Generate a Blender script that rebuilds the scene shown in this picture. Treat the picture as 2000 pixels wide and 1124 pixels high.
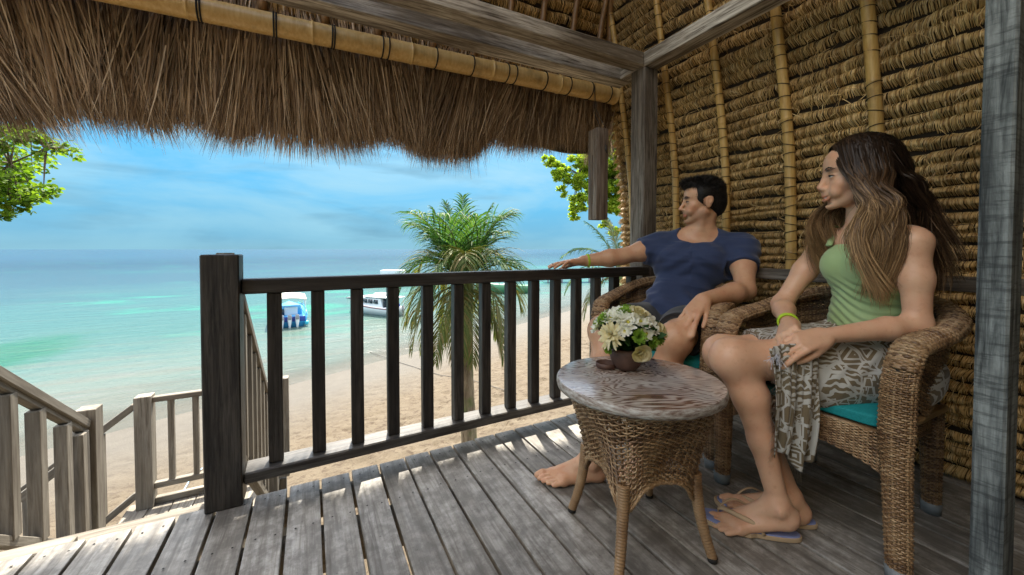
import bpy, bmesh, math, random
import numpy as np
from mathutils import Vector, Matrix, Quaternion
R = math.radians
random.seed(7); rng = np.random.default_rng(7)
for o in list(bpy.data.objects): bpy.data.objects.remove(o)
SC = bpy.context.scene; COL = SC.collection
K = 0.77                      # layout units -> metres, applied to everything at the end

# ---------------------------------------------------------------- camera
CAM_H = 1.1
cam_d = bpy.data.cameras.new('camera'); cam = bpy.data.objects.new('camera', cam_d); COL.objects.link(cam)
cam_d.sensor_width = 36; cam_d.lens = 36*760/2000; cam_d.shift_y = -56/2000
cam_d.clip_start = 0.02; cam_d.clip_end = 20000
YAW = math.atan(390/760); PITCH = math.atan(19/760)
cam.location = (0, 0, CAM_H); cam.rotation_euler = (math.pi/2 - PITCH, 0, -YAW)
SC.camera = cam

# ---------------------------------------------------------------- sky, sun, exposure
SUN = Vector((0.24, 1.0, 1.48)).normalized()
SUN_EL = math.asin(SUN.z); SUN_AZ = math.atan2(SUN.x, SUN.y)
sd = bpy.data.lights.new('sun', 'SUN'); sun = bpy.data.objects.new('sun', sd); COL.objects.link(sun)
sd.energy = 2.4; sd.angle = R(0.53); sd.color = (1, 0.92, 0.79)
sun.rotation_euler = SUN.to_track_quat('Z', 'Y').to_euler()
SC.view_settings.view_transform = 'Standard'; SC.view_settings.look = 'None'
SC.view_settings.gamma = 1; SC.view_settings.use_curve_mapping = False
SC.view_settings.exposure = 2.7
SC.cycles.max_bounces = 8; SC.cycles.diffuse_bounces = 5; SC.cycles.transparent_max_bounces = 16
SC.cycles.use_denoising = True; SC.cycles.sample_clamp_indirect = 6; SC.cycles.caustics_reflective = False; SC.cycles.caustics_refractive = False

class NT:
    """tiny node-tree writer"""
    def __init__(s, nt): s.nt = nt
    def n(s, t, props=None, **ins):
        nd = s.nt.nodes.new(t)
        for k, v in (props or {}).items(): setattr(nd, k, v)
        for k, v in ins.items():
            key = int(k[1:]) if k[0] == '_' and k[1:].isdigit() else k.replace('_', ' ')
            s.set(nd.inputs[key], v)
        return nd
    def set(s, sock, v):
        if isinstance(v, bpy.types.NodeSocket): s.nt.links.new(v, sock)
        elif isinstance(v, bpy.types.Node): s.nt.links.new(v.outputs[0], sock)
        else:
            if isinstance(v, tuple) and len(v) == 3 and sock.type == 'RGBA': v = (*v, 1)
            sock.default_value = v
    def ramp(s, fac, stops, interp='LINEAR'):
        nd = s.nt.nodes.new('ShaderNodeValToRGB'); cr = nd.color_ramp; cr.interpolation = interp
        while len(cr.elements) < len(stops): cr.elements.new(0.5)
        for e, (p, c) in zip(cr.elements, stops):
            e.position = p; e.color = (*c, 1) if isinstance(c, tuple) else (c, c, c, 1)
        s.set(nd.inputs[0], fac); return nd.outputs[0]
    def mix(s, f, a, b, mode='MIX'):
        nd = s.nt.nodes.new('ShaderNodeMix'); nd.data_type = 'RGBA'; nd.blend_type = mode
        s.set(nd.inputs[0], f); s.set(nd.inputs[6], a); s.set(nd.inputs[7], b); return nd.outputs[2]
    def math(s, op, a, b=0.0, c=None):
        nd = s.nt.nodes.new('ShaderNodeMath'); nd.operation = op
        s.set(nd.inputs[0], a); s.set(nd.inputs[1], b)
        if c is not None: s.set(nd.inputs[2], c)
        return nd.outputs[0]
    def noise(s, vec, scale, detail=4, rough=0.55, dist=0.0):
        return s.n('ShaderNodeTexNoise', Vector=vec, Scale=scale, Detail=detail, Roughness=rough, Distortion=dist).outputs[0]
    def mapping(s, vec, scale=(1,1,1), loc=(0,0,0), rot=(0,0,0)):
        nd = s.n('ShaderNodeMapping', Vector=vec, Scale=scale, Rotation=rot); s.set(nd.inputs['Location'], loc); return nd.outputs[0]

world = bpy.data.worlds.new('World'); SC.world = world; world.use_nodes = True
w = NT(world.node_tree); world.node_tree.nodes.clear()
sky = w.n('ShaderNodeTexSky'); sky.sky_type = 'NISHITA'; sky.sun_disc = False
sky.sun_elevation = SUN_EL; sky.sun_rotation = SUN_AZ; sky.air_density = 1.0; sky.dust_density = 0.6; sky.ozone_density = 2.5
tc = w.n('ShaderNodeTexCoord').outputs['Generated']
sx = w.n('ShaderNodeSeparateXYZ', Vector=tc)
zz = w.math('MAXIMUM', sx.outputs[2], 0.0)
dome = w.n('ShaderNodeCombineXYZ', X=w.math('DIVIDE', sx.outputs[0], w.math('ADD', zz, 0.16)), Y=w.math('DIVIDE', sx.outputs[1], w.math('ADD', zz, 0.16)), Z=0.0).outputs[0]
cn = w.noise(w.mapping(dome, (0.55, 0.8, 1), (3.1, 1.7, 0)), 1.0, 8, 0.6, 0.6)
cn2 = w.noise(w.mapping(dome, (0.22, 0.5, 1), (7.3, 2.2, 0)), 1.0, 5, 0.5, 0.3)
low = w.ramp(sx.outputs[2], [(0.0, 1.0), (0.27, 0.95), (0.55, 0.0)])
ln1 = w.noise(w.mapping(tc, (2.4, 2.4, 9.0), (1.3, 0.4, 0.2)), 1.0, 7, 0.58, 0.5)
ln2 = w.noise(w.mapping(tc, (2.6, 2.6, 15.0), (4.2, 2.0, 0.9)), 1.0, 5, 0.5, 0.3)
cn = w.math('ADD', w.math('MULTIPLY', cn, w.math('SUBTRACT', 1.0, low)), w.math('MULTIPLY', ln1, low))
cmask = w.ramp(w.math('ADD', w.math('MULTIPLY', cn, 0.65), w.math('MULTIPLY', cn2, 0.35)), [(0.40, 0.0), (0.52, 0.6), (0.64, 1.0)])
tint = w.mix(1.0, sky.outputs[0], (0.72, 0.92, 1.0), 'MULTIPLY')
skyc = w.mix(low, tint, (0.182, 0.813, 1.357))
haze = w.ramp(sx.outputs[2], [(0.0, 0.9), (0.03, 0.55), (0.12, 0.0)])
skyc = w.mix(haze, skyc, (0.426, 0.794, 0.973))
white = w.mix(low, (11.5, 10.2, 8.4), (0.486, 1.011, 1.267))
skyc = w.mix(w.math('MULTIPLY', cmask, 0.75), skyc, white)
gm = w.math('MULTIPLY', w.math('MULTIPLY', w.ramp(ln2, [(0.55, 0.0), (0.70, 0.5)]), low), w.ramp(sx.outputs[0], [(0.35, 1.0), (0.60, 0.0)]))
skyc = w.mix(gm, skyc, (0.231, 0.512, 0.717))
bg = w.n('ShaderNodeBackground', Color=skyc, Strength=0.10)
w.n('ShaderNodeOutputWorld', Surface=bg)

# ---------------------------------------------------------------- mesh helpers
def link(name, me, mat=None, parent=None):
    o = bpy.data.objects.new(name, me); COL.objects.link(o)
    if mat is not None:
        if isinstance(mat, (list, tuple)):
            for m in mat: me.materials.append(m)
        elif not me.materials: me.materials.append(mat)
    if parent is not None: o.parent = parent
    return o
def empty(name, label, cat, group=None, loc=(0,0,0), rz=0.0):
    o = bpy.data.objects.new(name, None); COL.objects.link(o); o.location = loc; o.rotation_euler = (0,0,rz)
    return tag(o, label, cat, group)
def tag(o, label=None, cat=None, group=None, kind=None):
    if label: o['label'] = label
    if cat: o['category'] = cat
    if group: o['group'] = group
    if kind: o['kind'] = kind
    return o
def raw_mesh(name, V, F, smooth=False, mats=None):
    """V (n,3); F (m,k) uniform faces"""
    V = np.asarray(V, np.float32); F = np.asarray(F, np.int32); m, k = F.shape
    me = bpy.data.meshes.new(name)
    me.vertices.add(len(V)); me.vertices.foreach_set('co', V.ravel())
    me.loops.add(m*k); me.loops.foreach_set('vertex_index', F.ravel())
    me.polygons.add(m); me.polygons.foreach_set('loop_start', np.arange(0, m*k, k, dtype=np.int32))
    try: me.polygons.foreach_set('loop_total', np.full(m, k, np.int32))
    except Exception: pass
    if smooth: me.polygons.foreach_set('use_smooth', np.ones(m, bool))
    if mats is not None: me.polygons.foreach_set('material_index', np.asarray(mats, np.int32))
    me.update(calc_edges=True); return me
class Geo:
    """collects quads of many pieces"""
    def __init__(s): s.V = []; s.F = []; s.n = 0
    def add(s, V, F):
        V = np.asarray(V, float).reshape(-1, 3); F = np.asarray(F, int)
        s.V.append(V); s.F.append(F + s.n); s.n += len(V)
    def obj(s, name, mat, parent=None, smooth=False):
        return link(name, raw_mesh(name, np.concatenate(s.V), np.concatenate(s.F), smooth), mat, parent)
    def box(s, lo, hi):
        x0,y0,z0 = lo; x1,y1,z1 = hi
        s.add([(x0,y0,z0),(x1,y0,z0),(x1,y1,z0),(x0,y1,z0),(x0,y0,z1),(x1,y0,z1),(x1,y1,z1),(x0,y1,z1)],
              [(0,3,2,1),(4,5,6,7),(0,1,5,4),(1,2,6,5),(2,3,7,6),(3,0,4,7)])
    def tube(s, P, r, n=8, cap=True, flat=1.0, upv=None):
        P = np.asarray(P, float); m = len(P); r = np.broadcast_to(np.asarray(r, float), (m,))
        T = np.gradient(P, axis=0); T /= np.linalg.norm(T, axis=1)[:,None] + 1e-12
        u0 = np.array(upv if upv is not None else ((0,0,1) if abs(T[0][2]) < 0.9 else (1,0,0)), float)
        A = []; B = []; a = None
        for t in T:
            if a is None or upv is not None: a = u0 - t*(u0@t)
            else: a = a - t*(a@t)
            a = a/(np.linalg.norm(a)+1e-12); A.append(a); B.append(np.cross(t, a))
        A = np.array(A); B = np.array(B); ang = np.arange(n)*2*np.pi/n
        V = P[:,None] + r[:,None,None]*(np.cos(ang)[None,:,None]*A[:,None]*flat + np.sin(ang)[None,:,None]*B[:,None])
        i = np.arange(m-1)[:,None]*n; j = np.arange(n)[None]
        F = np.stack([i+j, i+(j+1)%n, i+n+(j+1)%n, i+n+j], -1).reshape(-1,4)
        V = V.reshape(-1,3)
        if cap:
            V = np.concatenate([V, P[:1], P[-1:]]); c0 = m*n; c1 = m*n+1; b = (m-1)*n
            capf = [(c0, (k+1)%n, k, k) for k in range(0)]
            F0 = [((k+2)%n, (k+1)%n, k, c0) for k in range(0, n, 2)]
            F1 = [(b+k, b+(k+1)%n, b+(k+2)%n, c1) for k in range(0, n, 2)]
            F = np.concatenate([F, F0, F1])
        s.add(V, F)
    def lathe(s, prof, n=32, c=(0,0,0)):
        prof = np.asarray(prof, float); m = len(prof); ang = np.arange(n)*2*np.pi/n
        V = np.stack([prof[:,0][:,None]*np.cos(ang)+c[0], prof[:,0][:,None]*np.sin(ang)+c[1], np.repeat(prof[:,1][:,None], n, 1)+c[2]], -1).reshape(-1,3)
        i = np.arange(m-1)[:,None]*n; j = np.arange(n)[None]
        s.add(V, np.stack([i+j, i+(j+1)%n, i+n+(j+1)%n, i+n+j], -1).reshape(-1,4))
def ribbons(P, W, N=None):
    """P (n,m,3) polylines, W (n,m) half widths, N (n,m,3) side directions -> V,F"""
    n, m, _ = P.shape
    L = P - N*W[...,None]; Rr = P + N*W[...,None]
    V = np.stack([L, Rr], 2).reshape(-1,3)
    b = (np.arange(n)[:,None]*m + np.arange(m-1)[None])*2
    F = np.stack([b, b+1, b+3, b+2], -1).reshape(-1,4)
    return V, F
def bev_box(name, size, mat, parent=None, bevel=0.004, seg=1, sub=0, wob=0.0, seed=0):
    """box centred on the origin, long side x, with bevelled edges and slightly uneven faces"""
    bm = bmesh.new(); bmesh.ops.create_cube(bm, size=1)
    for v in bm.verts: v.co = Vector((v.co.x*size[0], v.co.y*size[1], v.co.z*size[2]))
    if sub:
        ed = [e for e in bm.edges if abs((e.verts[0].co-e.verts[1].co).x) > size[0]*0.9]
        bmesh.ops.subdivide_edges(bm, edges=ed, cuts=sub)
    if bevel: 
        le = [e for e in bm.edges if len(e.link_faces) == 2 and e.calc_face_angle(0) > 0.5]
        bmesh.ops.bevel(bm, geom=le, offset=bevel, segments=seg, affect='EDGES', profile=0.6)
    if wob:
        rr = random.Random(seed)
        a = [rr.uniform(0, 6.28) for _ in range(4)]; f = [rr.uniform(1.5, 4) for _ in range(4)]
        for v in bm.verts:
            x = v.co.x
            v.co.y += wob*(math.sin(f[0]*x+a[0]) + 0.4*math.sin(f[1]*3*x+a[1])); v.co.z += wob*0.5*(math.sin(f[2]*x+a[2]))
    me = bpy.data.meshes.new(name); bm.to_mesh(me); bm.free()
    return link(name, me, mat, parent)
def beam(name, p0, p1, w, h, mat, parent=None, up=(0,0,1), bevel=0.004, sub=0, wob=0.0, seed=0, sharemesh=None):
    """bar from p0 to p1 (centre line); w across, h along up"""
    p0 = Vector(p0); p1 = Vector(p1); d = p1-p0; L = d.length; X = d/L; U = Vector(up)
    Z = (U - X*U.dot(X)).normalized(); Y = Z.cross(X)
    if sharemesh is None: o = bev_box(name, (L, w, h), mat, parent, bevel, 1, sub, wob, seed)
    else: o = link(name, sharemesh, None, parent)
    M = Matrix((X, Y, Z)).transposed().to_4x4(); M.translation = (p0+p1)/2
    o.matrix_basis = (parent.matrix_basis.inverted() @ M) if parent is not None else M
    return o

# ---------------------------------------------------------------- materials
MATS = {}
def new_mat(name):
    m = bpy.data.materials.new(name); m.use_nodes = True; m.node_tree.nodes.clear(); MATS[name] = m; return m, NT(m.node_tree)
def finish(t, color, rough=0.6, bump=None, bstr=0.3, bdist=0.01, **kw):
    b = t.n('ShaderNodeBsdfPrincipled'); t.set(b.inputs['Base Color'], color); t.set(b.inputs['Roughness'], rough)
    for k, v in kw.items(): t.set(b.inputs[k.replace('_', ' ')], v)
    if bump is not None:
        t.set(b.inputs['Normal'], t.n('ShaderNodeBump', Height=bump, Strength=bstr, Distance=bdist))
    t.n('ShaderNodeOutputMaterial', Surface=b); return b
def plain(name, col, rough=0.6, **kw):
    m, t = new_mat(name); finish(t, col, rough, **kw); return m
def objvec(t, rnd=30.0):
    tc = t.n('ShaderNodeTexCoord').outputs['Object']
    r = t.n('ShaderNodeObjectInfo').outputs['Random']
    off = t.n('ShaderNodeCombineXYZ', X=t.math('MULTIPLY', r, rnd), Y=t.math('MULTIPLY', r, rnd*0.7), Z=t.math('MULTIPLY', r, rnd*1.3)).outputs[0]
    return t.n('ShaderNodeVectorMath', {'operation': 'ADD'}, _0=tc, _1=off).outputs[0], r
def wood(name, dark, mid, light, wash=(0.5,0.5,0.5), wash_amt=0.3, grain=60.0, rough=0.65, var=0.25, mott=0.0, washscale=3.0, spec=0.3, cross=0.0, axis=0):
    m, t = new_mat(name); v, r = objvec(t)
    if axis == 2: v = t.mapping(v, rot=(0, math.pi/2, 0))
    g1 = t.noise(t.mapping(v, (0.06, 1, 1)), grain, 5, 0.7, 0.4)
    g2 = t.noise(t.mapping(v, (0.05, 1, 1)), grain*0.3, 4, 0.6, 1.2)
    g = t.math('ADD', t.math('MULTIPLY', g1, 0.55), t.math('MULTIPLY', g2, 0.45))
    c = t.ramp(g, [(0.33, dark), (0.5, mid), (0.66, light)])
    wm = t.noise(t.mapping(v, (0.25, 1, 1)), washscale, 6, 0.65, 0.5)
    wf = t.math('MULTIPLY', t.ramp(wm, [(0.40, 0.0), (0.64, 1.0)]), t.ramp(g1, [(0.36, 0.0), (0.6, 1.0)]))
    c = t.mix(t.math('MULTIPLY', wf, wash_amt), c, wash)
    if cross > 0:
        cr = t.noise(t.mapping(v, (1, 0.12, 0.12)), 70.0, 4, 0.7)
        c = t.mix(t.math('MULTIPLY', t.ramp(cr, [(0.5, 0.0), (0.62, 1.0)]), cross), c, dark)
    if mott > 0:
        mm = t.noise(v, 14.0, 6, 0.7)
        c = t.mix(t.math('MULTIPLY', t.ramp(mm, [(0.42, 1.0), (0.62, 0.0)]), mott), c, dark)
        sp = t.noise(v, 55.0, 3, 0.6)
        c = t.mix(t.math('MULTIPLY', t.ramp(sp, [(0.68, 0.0), (0.74, 1.0)]), mott), c, (0.03,0.028,0.025))
    br = t.math('ADD', t.math('MULTIPLY', r, var), 1.0 - var/2)
    c = t.mix(1.0, c, t.n('ShaderNodeCombineColor', Red=br, Green=br, Blue=br).outputs[0], 'MULTIPLY')
    finish(t, c, t.ramp(g1, [(0.3, min(1, rough+0.15)), (0.7, rough-0.1)]), g, 0.45, 0.004, Specular_IOR_Level=spec)
    return m
W_DARK = wood('dark_rail_wood', (0.006,0.005,0.0045), (0.016,0.0135,0.0115), (0.045,0.038,0.032), (0.15,0.135,0.115), 0.4, 70, 0.5, 0.3, spec=0.45)
W_RAIL = wood('rail_top_wood', (0.016,0.013,0.012), (0.040,0.034,0.029), (0.085,0.075,0.066), (0.20,0.20,0.19), 0.4, 60, 0.42, 0.3, spec=0.5)
W_POST = wood('grey_brown_post_wood', (0.035,0.028,0.022), (0.095,0.078,0.062), (0.19,0.165,0.135), (0.36,0.34,0.30), 0.45, 70, 0.7, 0.1)
W_BEAM = wood('weathered_beam_wood', (0.05,0.038,0.028), (0.17,0.14,0.105), (0.34,0.30,0.24), (0.78,0.74,0.66), 1.0, 48, 0.75, 0.1, washscale=3.2)
W_DECK = wood('deck_board_wood', (0.095,0.085,0.072), (0.235,0.218,0.19), (0.38,0.36,0.325), (0.50,0.49,0.465), 0.8, 42, 0.42, 0.30, 0.7, 2.2, spec=0.6)
W_STAIR = wood('pale_stair_wood', (0.075,0.062,0.047), (0.155,0.135,0.108), (0.24,0.215,0.175), (0.33,0.31,0.265), 0.5, 50, 0.65, 0.25)
W_BLUE = wood('blue_grey_washed_post_wood', (0.030,0.034,0.036), (0.085,0.098,0.10), (0.19,0.215,0.215), (0.40,0.44,0.43), 0.9, 45, 0.7, 0.1, 0.3, 6.0, cross=0.55)
W_BELL = wood('brown_bell_wood', (0.06,0.042,0.032), (0.17,0.125,0.092), (0.30,0.24,0.185), (0.42,0.39,0.35), 0.5, 60, 0.6, 0.1, axis=2)

def straw_mat(name, cols, rough=0.6, spec=0.3, trans=0.0, tipdark=None):
    m, t = new_mat(name)
    ri = t.n('ShaderNodeNewGeometry').outputs['Random Per Island']
    c = t.ramp(ri, [(i/(len(cols)-1), q) for i, q in enumerate(cols)])
    tc = t.n('ShaderNodeTexCoord').outputs['Object']
    big = t.noise(tc, 2.2, 4, 0.6)
    c = t.mix(t.ramp(big, [(0.35, 0.55), (0.62, 0.0)]), c, (cols[0][0]*0.9, cols[0][1]*0.9, cols[0][2]*0.9))
    b = t.n('ShaderNodeBsdfPrincipled', Roughness=rough); t.set(b.inputs['Base Color'], c); t.set(b.inputs['Specular IOR Level'], spec)
    out = b
    if trans > 0:
        tr = t.n('ShaderNodeBsdfTranslucent', Color=c); out = t.n('ShaderNodeMixShader', _0=trans, _1=b, _2=tr)
    t.n('ShaderNodeOutputMaterial', Surface=out); return m
M_THATCH = straw_mat('dry_thatch_straw', [(0.20,0.11,0.035), (0.46,0.275,0.09), (0.64,0.42,0.155), (0.76,0.53,0.22), (0.84,0.64,0.34)], 0.5, 0.4, 0.05)
M_FRINGE = straw_mat('brown_eave_straw', [(0.12,0.080,0.052), (0.27,0.19,0.125), (0.42,0.305,0.21), (0.58,0.445,0.31), (0.76,0.62,0.46)], 0.6, 0.25, 0.12)
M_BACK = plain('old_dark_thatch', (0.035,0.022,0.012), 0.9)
M_CORD = plain('black_palm_fibre_cord', (0.014,0.012,0.010), 0.8)
M_NYLON = plain('thin_dark_cord', (0.05,0.045,0.04), 0.6)
def bamboo_mat(name, a, b_, stain=0.5):
    m, t = new_mat(name); tc = t.n('ShaderNodeTexCoord').outputs['Object']
    n1 = t.noise(tc, 6.0, 6, 0.6); n2 = t.noise(t.mapping(tc, (30,30,1.5)), 2.0, 4, 0.6)
    c = t.mix(t.ramp(n2, [(0.35,0.0),(0.65,1.0)]), a, b_)
    c = t.mix(t.math('MULTIPLY', t.ramp(n1, [(0.55,0.0),(0.72,1.0)]), stain), c, (0.10,0.055,0.02))
    finish(t, c, 0.38, n2, 0.15, 0.003, Specular_IOR_Level=0.5); return m
M_BAMBOO = bamboo_mat('golden_bamboo', (0.62,0.39,0.13), (0.74,0.52,0.22))
M_BAMBOO2 = bamboo_mat('brown_rafter_bamboo', (0.16,0.085,0.035), (0.27,0.15,0.065))
M_BAMBOO_Y = bamboo_mat('yellow_pole_bamboo', (0.46,0.27,0.075), (0.60,0.40,0.14), 0.75)

M_WALLB = plain('straw_coloured_wall_panel', (0.42,0.33,0.21), 0.9)
# ================================================================ GROUND, SEA
# shore frame: d = distance seaward of the waterline
SH_N = np.array([-0.44, 0.898]); SH_P = np.array([-2.72, 15.3])
def shore_d(x, y): return (x-SH_P[0])*SH_N[0] + (y-SH_P[1])*SH_N[1]
WATER_Z = -3.6
def sand_z(x, y):
    d = shore_d(x, y)
    z = WATER_Z - 0.055*(d+0.8)
    z = np.where(d < -9, WATER_Z + 0.495 + 0.03*(-9-d), z)
    z = np.minimum(z, -2.95); z = np.where(d > 0, WATER_Z - 0.04*d - 0.02, z)
    return np.maximum(z, -8)
def grid_axis(parts):
    return np.unique(np.concatenate([np.arange(a, b, s) for a, b, s in parts]))
gx = grid_axis([(-3000,-300,300),(-300,-40,20),(-40,-8,1.0),(-8,14,0.07),(14,40,0.5),(40,300,20),(300,3001,300)])
gy = grid_axis([(-3000,-300,300),(-300,-20,20),(-20,3,1.0),(3,16,0.07),(16,36,0.3),(36,300,12),(300,3001,300)])
GX, GY = np.meshgrid(gx, gy, indexing='ij')
def fnoise(x, y, z, fs, seed, oct=5):
    """cheap smooth noise: sums of randomly turned sines"""
    r = np.random.default_rng(seed); out = 0; a = 1.0; tot = 0
    for o_ in range(oct):
        for k in range(3):
            d = r.normal(size=3); d /= np.linalg.norm(d); ph = r.uniform(0, 6.28, 3)
            q = fs*(2**o_)*(x*d[0]+y*d[1]+z*d[2])
            e = r.normal(size=3); e /= np.linalg.norm(e)
            out = out + a*np.sin(q + ph[0] + 1.7*np.sin(0.63*fs*(2**o_)*(x*e[0]+y*e[1]+z*e[2])+ph[1])); tot += a*0.7
        a *= 0.6
    return out/tot
GZ = sand_z(GX, GY)
near = (np.abs(GX-3) < 11.5) & (GY > 2) & (GY < 17)
foot = np.clip(-shore_d(GX, GY)/7.0 - 0.25, 0, 1)*near
rr_ = np.random.default_rng(3)
bumps = fnoise(GX, GY*1.3, 0*GX, 7.0, 11, 3)
pits = np.clip(fnoise(GX, GY, 0*GX, 13.0, 12, 2) - 0.15, 0, 1)
GZ = GZ + foot*(0.035*bumps - 0.10*pits)
nx, ny = len(gx), len(gy)
V = np.stack([GX, GY, GZ], -1).reshape(-1,3)
I = np.arange(nx-1)[:,None]*ny + np.arange(ny-1)[None]
F = np.stack([I, I+ny, I+ny+1, I+1], -1).reshape(-1,4)
m_sand, t = new_mat('beach_sand')
tc = t.n('ShaderNodeTexCoord').outputs['Object']
dd = t.n('ShaderNodeVectorMath', {'operation':'DOT_PRODUCT'}, _0=t.n('ShaderNodeVectorMath', {'operation':'SUBTRACT'}, _0=tc, _1=(SH_P[0], SH_P[1], 0)).outputs[0], _1=(SH_N[0], SH_N[1], 0)).outputs['Value']
wob = t.noise(tc, 0.35, 3, 0.5)
dw = t.math('ADD', dd, t.math('MULTIPLY', wob, 2.2))
wet = t.ramp(t.math('MULTIPLY_ADD', dw, 0.1, 0.75), [(0.30, 0.0), (0.60, 1.0)])
n1 = t.noise(tc, 3.0, 6, 0.65); n2 = t.noise(tc, 28.0, 5, 0.7)
dry = t.ramp(n1, [(0.3, (0.078,0.057,0.033)), (0.55, (0.098,0.075,0.046)), (0.75, (0.113,0.090,0.058))])
n4 = t.noise(t.mapping(tc, (1,1.5,1)), 6.0, 4, 0.6, 0.6)
dry = t.mix(t.ramp(n4, [(0.38, 0.9), (0.47, 0.0)]), dry, (0.050,0.032,0.016))  # dark blotches put the shade of footprints into the sand colour
dry = t.mix(t.ramp(n2, [(0.32, 0.6), (0.46, 0.0)]), dry, (0.050,0.034,0.019))
wetc = t.mix(t.ramp(n1, [(0.3,0.0),(0.7,1.0)]), (0.064,0.056,0.044), (0.082,0.073,0.058))
sc = t.mix(wet, dry, wetc)
finish(t, sc, t.mix(wet, (0.95,0.95,0.95), (0.85,0.85,0.85)), t.math('ADD', n2, t.math('MULTIPLY', n1, 0.7)), 0.5, 0.03)
tag(link('sand_beach', raw_mesh('sand_beach', V, F, True), m_sand), 'pale dry sand beach with footprints below the veranda', kind='structure')

m_sea, t = new_mat('sea_water')
tc = t.n('ShaderNodeTexCoord').outputs['Object']
dd = t.n('ShaderNodeVectorMath', {'operation':'DOT_PRODUCT'}, _0=t.n('ShaderNodeVectorMath', {'operation':'SUBTRACT'}, _0=tc, _1=(SH_P[0], SH_P[1], 0)).outputs[0], _1=(SH_N[0], SH_N[1], 0)).outputs['Value']
wob = t.math('MULTIPLY', t.math('SUBTRACT', t.noise(tc, 0.10, 5, 0.55), 0.5), 14.0)
wob2 = t.math('MULTIPLY', t.math('SUBTRACT', t.noise(t.mapping(tc, (0.25,1,1), rot=(0,0,0.3)), 0.05, 5, 0.6), 0.5), 60.0)
d1 = t.math('ADD', dd, wob)
near_c = t.ramp(t.math('MULTIPLY', d1, 1/30), [(0.0, (0.112, 0.122, 0.103)), (0.22, (0.070, 0.112, 0.097)), (0.45, (0.038, 0.097, 0.087)), (1.0, (0.032, 0.090, 0.087))])
d2 = t.math('MULTIPLY', t.math('ADD', dd, wob2), 1/300)
far_c = t.ramp(d2, [(0.10, (0.032, 0.090, 0.087)), (0.20, (0.020, 0.054, 0.070)), (0.5, (0.007, 0.026, 0.045)), (1.0, (0.012,0.038,0.068))])
c = t.mix(t.ramp(d2, [(0.09, 0.0), (0.15, 1.0)]), near_c, far_c)
reef = t.noise(t.mapping(tc, (0.5,1,1), (4,9,0), (0,0,0.4)), 0.16, 5, 0.6)
reefm = t.math('MULTIPLY', t.ramp(reef, [(0.56, 0.0), (0.66, 0.7)]), t.ramp(t.math('MULTIPLY', dd, 1/40), [(0.08, 0.0), (0.25, 1.0), (0.9,1.0), (1.0, 0.3)]))
c = t.mix(reefm, c, (0.02,0.20,0.12))
pt = t.n('ShaderNodeVectorMath', {'operation':'LENGTH'}, _0=t.mapping(t.n('ShaderNodeVectorMath', {'operation':'SUBTRACT'}, _0=tc, _1=(-12.3, 25.6, WATER_Z)).outputs[0], (1.0,0.5,0))).outputs['Value']
pm2 = t.ramp(t.math('ADD', t.math('MULTIPLY', pt, 0.22), t.math('MULTIPLY', t.noise(tc, 0.8, 5, 0.65), 0.7)), [(0.62, 0.85), (0.95, 0.0)])
c = t.mix(pm2, c, (0.012,0.085,0.045))
shf = t.noise(t.mapping(tc, (0.10,1,1), rot=(0,0,0.42)), 0.9, 5, 0.65)
c = t.mix(t.math('MULTIPLY', t.ramp(shf, [(0.50,0.0),(0.62,0.7)]), t.ramp(t.math('MULTIPLY', dd, 1/14), [(0.0,0.0),(0.2,1.0),(0.9,0.35),(1.0,0.15)])), c, (0.101, 0.104, 0.086))
fo = t.noise(t.mapping(tc, (0.12,1,1), rot=(0,0,0.456)), 2.2, 5, 0.7); c = t.mix(t.math('MULTIPLY', t.ramp(fo, [(0.57,0.0),(0.63,0.8)]), t.ramp(t.math('MULTIPLY', dd, 1/12), [(0.0,0.5),(0.15,1.0),(0.5,0.25),(1.0,0.0)])), c, (0.130, 0.133, 0.126))
w1 = t.noise(t.mapping(tc, (0.35,1,1), rot=(0,0,0.42)), 1.1, 6, 0.62, 0.5)
w2 = t.noise(t.mapping(tc, (0.4,1,1), rot=(0,0,0.35)), 5.0, 4, 0.6, 0.3)
hgt = t.math('ADD', w1, t.math('MULTIPLY', w2, 0.22))
b = finish(t, c, 0.22, hgt, 0.35, 0.35, Specular_IOR_Level=0.16, IOR=1.33)
alpha = t.ramp(t.math('MULTIPLY', t.math('ADD', dd, t.math('MULTIPLY', wob, 0.08)), 1/9), [(0.0, 0.35), (0.12, 0.8), (0.5, 1.0)])
t.set(b.inputs['Alpha'], alpha)
g = Geo()
ex = np.concatenate([np.array([-9000,-2000,-400]), np.arange(-100,101,8.0), np.array([400,2000,9000])]); ey = np.concatenate([np.array([-60.0]), np.arange(-2,101,6.0), np.array([400,2000,12000])])
EX, EY = np.meshgrid(ex, ey, indexing='ij'); SXx = EX*SH_N[1] + EY*SH_N[0] + SH_P[0]; SYy = -EX*SH_N[0] + EY*SH_N[1] + SH_P[1]
EZ = np.full(EX.shape, WATER_Z)
ny2 = len(ey); I = np.arange(len(ex)-1)[:,None]*ny2 + np.arange(ny2-1)[None]
keep = EY[:-1,:-1] > -5
F = np.stack([I, I+ny2, I+ny2+1, I+1], -1)[keep]
tag(link('sea', raw_mesh('sea', np.stack([SXx,SYy,EZ],-1).reshape(-1,3), F), m_sea), 'turquoise shallow sea turning deep blue towards the horizon', kind='structure')

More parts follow.
